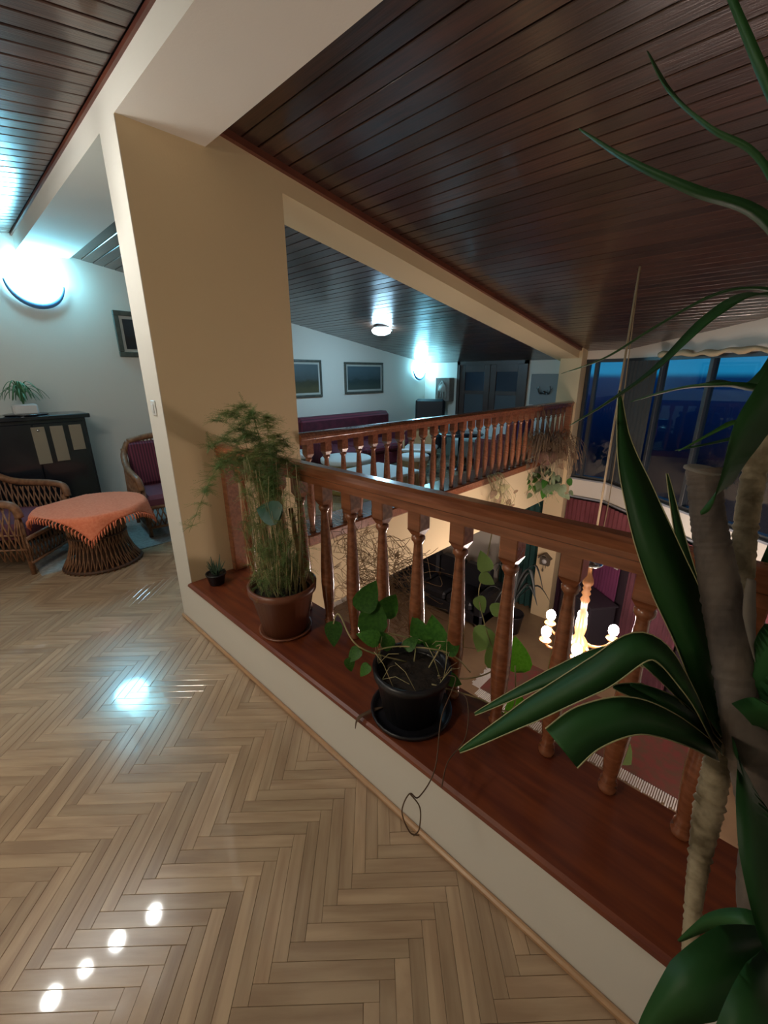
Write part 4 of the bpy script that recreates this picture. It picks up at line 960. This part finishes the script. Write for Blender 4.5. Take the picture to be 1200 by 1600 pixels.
# lower crown, centre around (1125,1130)
yleaf([(1128, 1140, .84), (1090, 1010, .80), (1035, 880, .78), (1000, 780, .80), (975, 690, .85), (968, 610, .90)], [.024, .042, .046, .038, .028, .012, .002], fc, fold=.10, edge=True)
yleaf([(1135, 1130, .84), (1100, 1000, .86), (1065, 860, .88), (1042, 740, .92)], [.018, .024, .018, .010, .002], fc, edge=True)
yleaf([(1118, 1165, .82), (1070, 1070, .72), (1010, 1010, .70), (930, 1055, .72), (830, 1110, .78), (718, 1174, .86)], [.014, .020, .024, .026, .020, .003], (0, .7, .8), fold=.12, edge=True)
yleaf([(1115, 1160, .84), (1050, 1060, .84), (960, 1025, .86), (860, 1060, .92), (742, 1116, 1.0)], [.012, .018, .020, .016, .003], (0, .8, .7), edge=True)
yleaf([(1118, 1175, .80), (1060, 1140, .68), (990, 1118, .64), (920, 1135, .64), (876, 1168, .64)], [.016, .022, .026, .030, .032], (0, .6, .9), fold=.12, edge=True)
yleaf([(1125, 1170, .82), (1060, 1110, .78), (1000, 1085, .76), (958, 1074, .76)], [.012, .018, .018, .003], (0, .7, .8), edge=True)
yleaf([(1122, 1160, .83), (1070, 1095, .80), (1020, 1045, .80), (975, 1015, .82)], [.012, .016, .014, .003], (0, .7, .8), edge=True)
yleaf([(1120, 1180, .82), (1085, 1130, .78), (1030, 1090, .74), (985, 1070, .74)], [.010, .014, .012, .003], (0, .7, .8))
yleaf([(1128, 1150, .84), (1060, 1060, .88), (985, 1020, .92)], [.014, .020, .004], (0, 1, .4))
yleaf([(1135, 1150, .82), (1165, 1220, .62), (1180, 1330, .56), (1200, 1440, .56), (1240, 1500, .58)], [.018, .032, .038, .034, .01], (.3, .4, 1), fold=.2)
yleaf([(1135, 1140, .84), (1175, 1060, .72), (1230, 1010, .62), (1290, 1000, .55)], [.018, .036, .036, .01], (0, .8, .8))
yleaf([(1135, 1150, .84), (1180, 1130, .70), (1240, 1120, .6), (1300, 1160, .55)], [.018, .036, .036, .01], (0, .9, .6))
yleaf([(1130, 1130, .86), (1160, 1000, .92), (1200, 880, .95), (1230, 800, .95)], [.018, .028, .022, .01], fc)
yleaf([(1140, 1160, .82), (1190, 1240, .74), (1215, 1380, .70), (1215, 1520, .70)], [.018, .036, .036, .01], (.4, .3, 1))
# leaves of a side shoot at the bottom right
yleaf([(1215, 1480, .62), (1150, 1500, .56), (1080, 1545, .54), (1005, 1615, .56)], [.02, .034, .030, .008], (0, .8, .8), fold=.15)
yleaf([(1215, 1470, .62), (1170, 1440, .62), (1110, 1440, .66), (1060, 1470, .70)], [.012, .014, .010, .002], (0, .8, .8))
yleaf([(1230, 1490, .62), (1190, 1560, .5), (1140, 1640, .48)], [.02, .03, .02], (0, .8, .8))
# upper crown, centre beyond the right edge
yleaf([(1250, 470, .74), (1180, 452, .74), (1110, 465, .76), (1020, 515, .82), (945, 560, .88), (877, 584, .94)], [.014, .012, .012, .012, .008, .002], (0, 1, .5))
yleaf([(1250, 480, .74), (1180, 462, .70), (1110, 500, .70), (1030, 575, .74), (950, 630, .80), (890, 665, .86)], [.018, .016, .016, .016, .012, .002], (0, 1, .5))
yleaf([(1260, 450, .74), (1180, 345, .66), (1080, 305, .66), (980, 255, .70), (905, 202, .76)], [.018, .020, .020, .015, .003], (.2, 1, .6), fold=.5)
yleaf([(1260, 440, .74), (1190, 262, .70), (1110, 205, .72), (1045, 145, .76), (1011, 80, .80)], [.018, .014, .013, .010, .002], (.2, 1, .6), fold=.4)
yleaf([(1270, 430, .74), (1230, 240, .62), (1180, 110, .60), (1130, -20, .62)], [.018, .018, .018, .010], (1, .2, .6), fold=.3)
yleaf([(1250, 470, .74), (1215, 590, .60), (1160, 680, .58), (1125, 760, .60), (1095, 800, .64)], [.018, .030, .030, .026, .006], (.5, .3, 1), fold=.2)
yleaf([(1260, 480, .74), (1210, 600, .66), (1130, 603, .64), (1060, 608, .68), (985, 628, .76)], [.018, .028, .022, .007, .002], (0, 1, .4))
yleaf([(1250, 500, .74), (1200, 640, .70), (1140, 665, .70), (1060, 705, .74)], [.014, .012, .010, .002], (0, 1, .4), m=LEAF)
yleaf([(1250, 500, .74), (1210, 660, .72), (1150, 685, .72), (1055, 704, .76)], [.014, .010, .008, .002], (0, 1, .4))
yleaf([(1270, 470, .74), (1240, 700, .62), (1210, 860, .60), (1205, 960, .62)], [.018, .030, .028, .006], (.5, .3, 1))
# dry leaf scraps on the thick trunk
yleaf([(1172, 905, .72), (1168, 960, .71), (1180, 1035, .71)], [.008, .012, .001], fc, m=CUT)

# ------------------------------------------------------------------ groups of alike things
for o_ in list(bpy.data.objects):
    n_ = o_.name.split('.')[0]
    g_ = {'wicker_armchair': 'wicker armchairs round the wicker table', 'railing': 'mahogany railings round the void', 'wall_sconce': 'blue-white wall sconces',
          'picture': 'framed paintings on the gallery wall', 'round_stool': 'round white-topped stools in the gallery', 'curtain': 'curtains on the lower floor',
          'curtain_valance': 'burgundy valances under the window sill'}.get(n_)
    if g_ and o_.parent is None and 'category' in o_: o_['group'] = g_
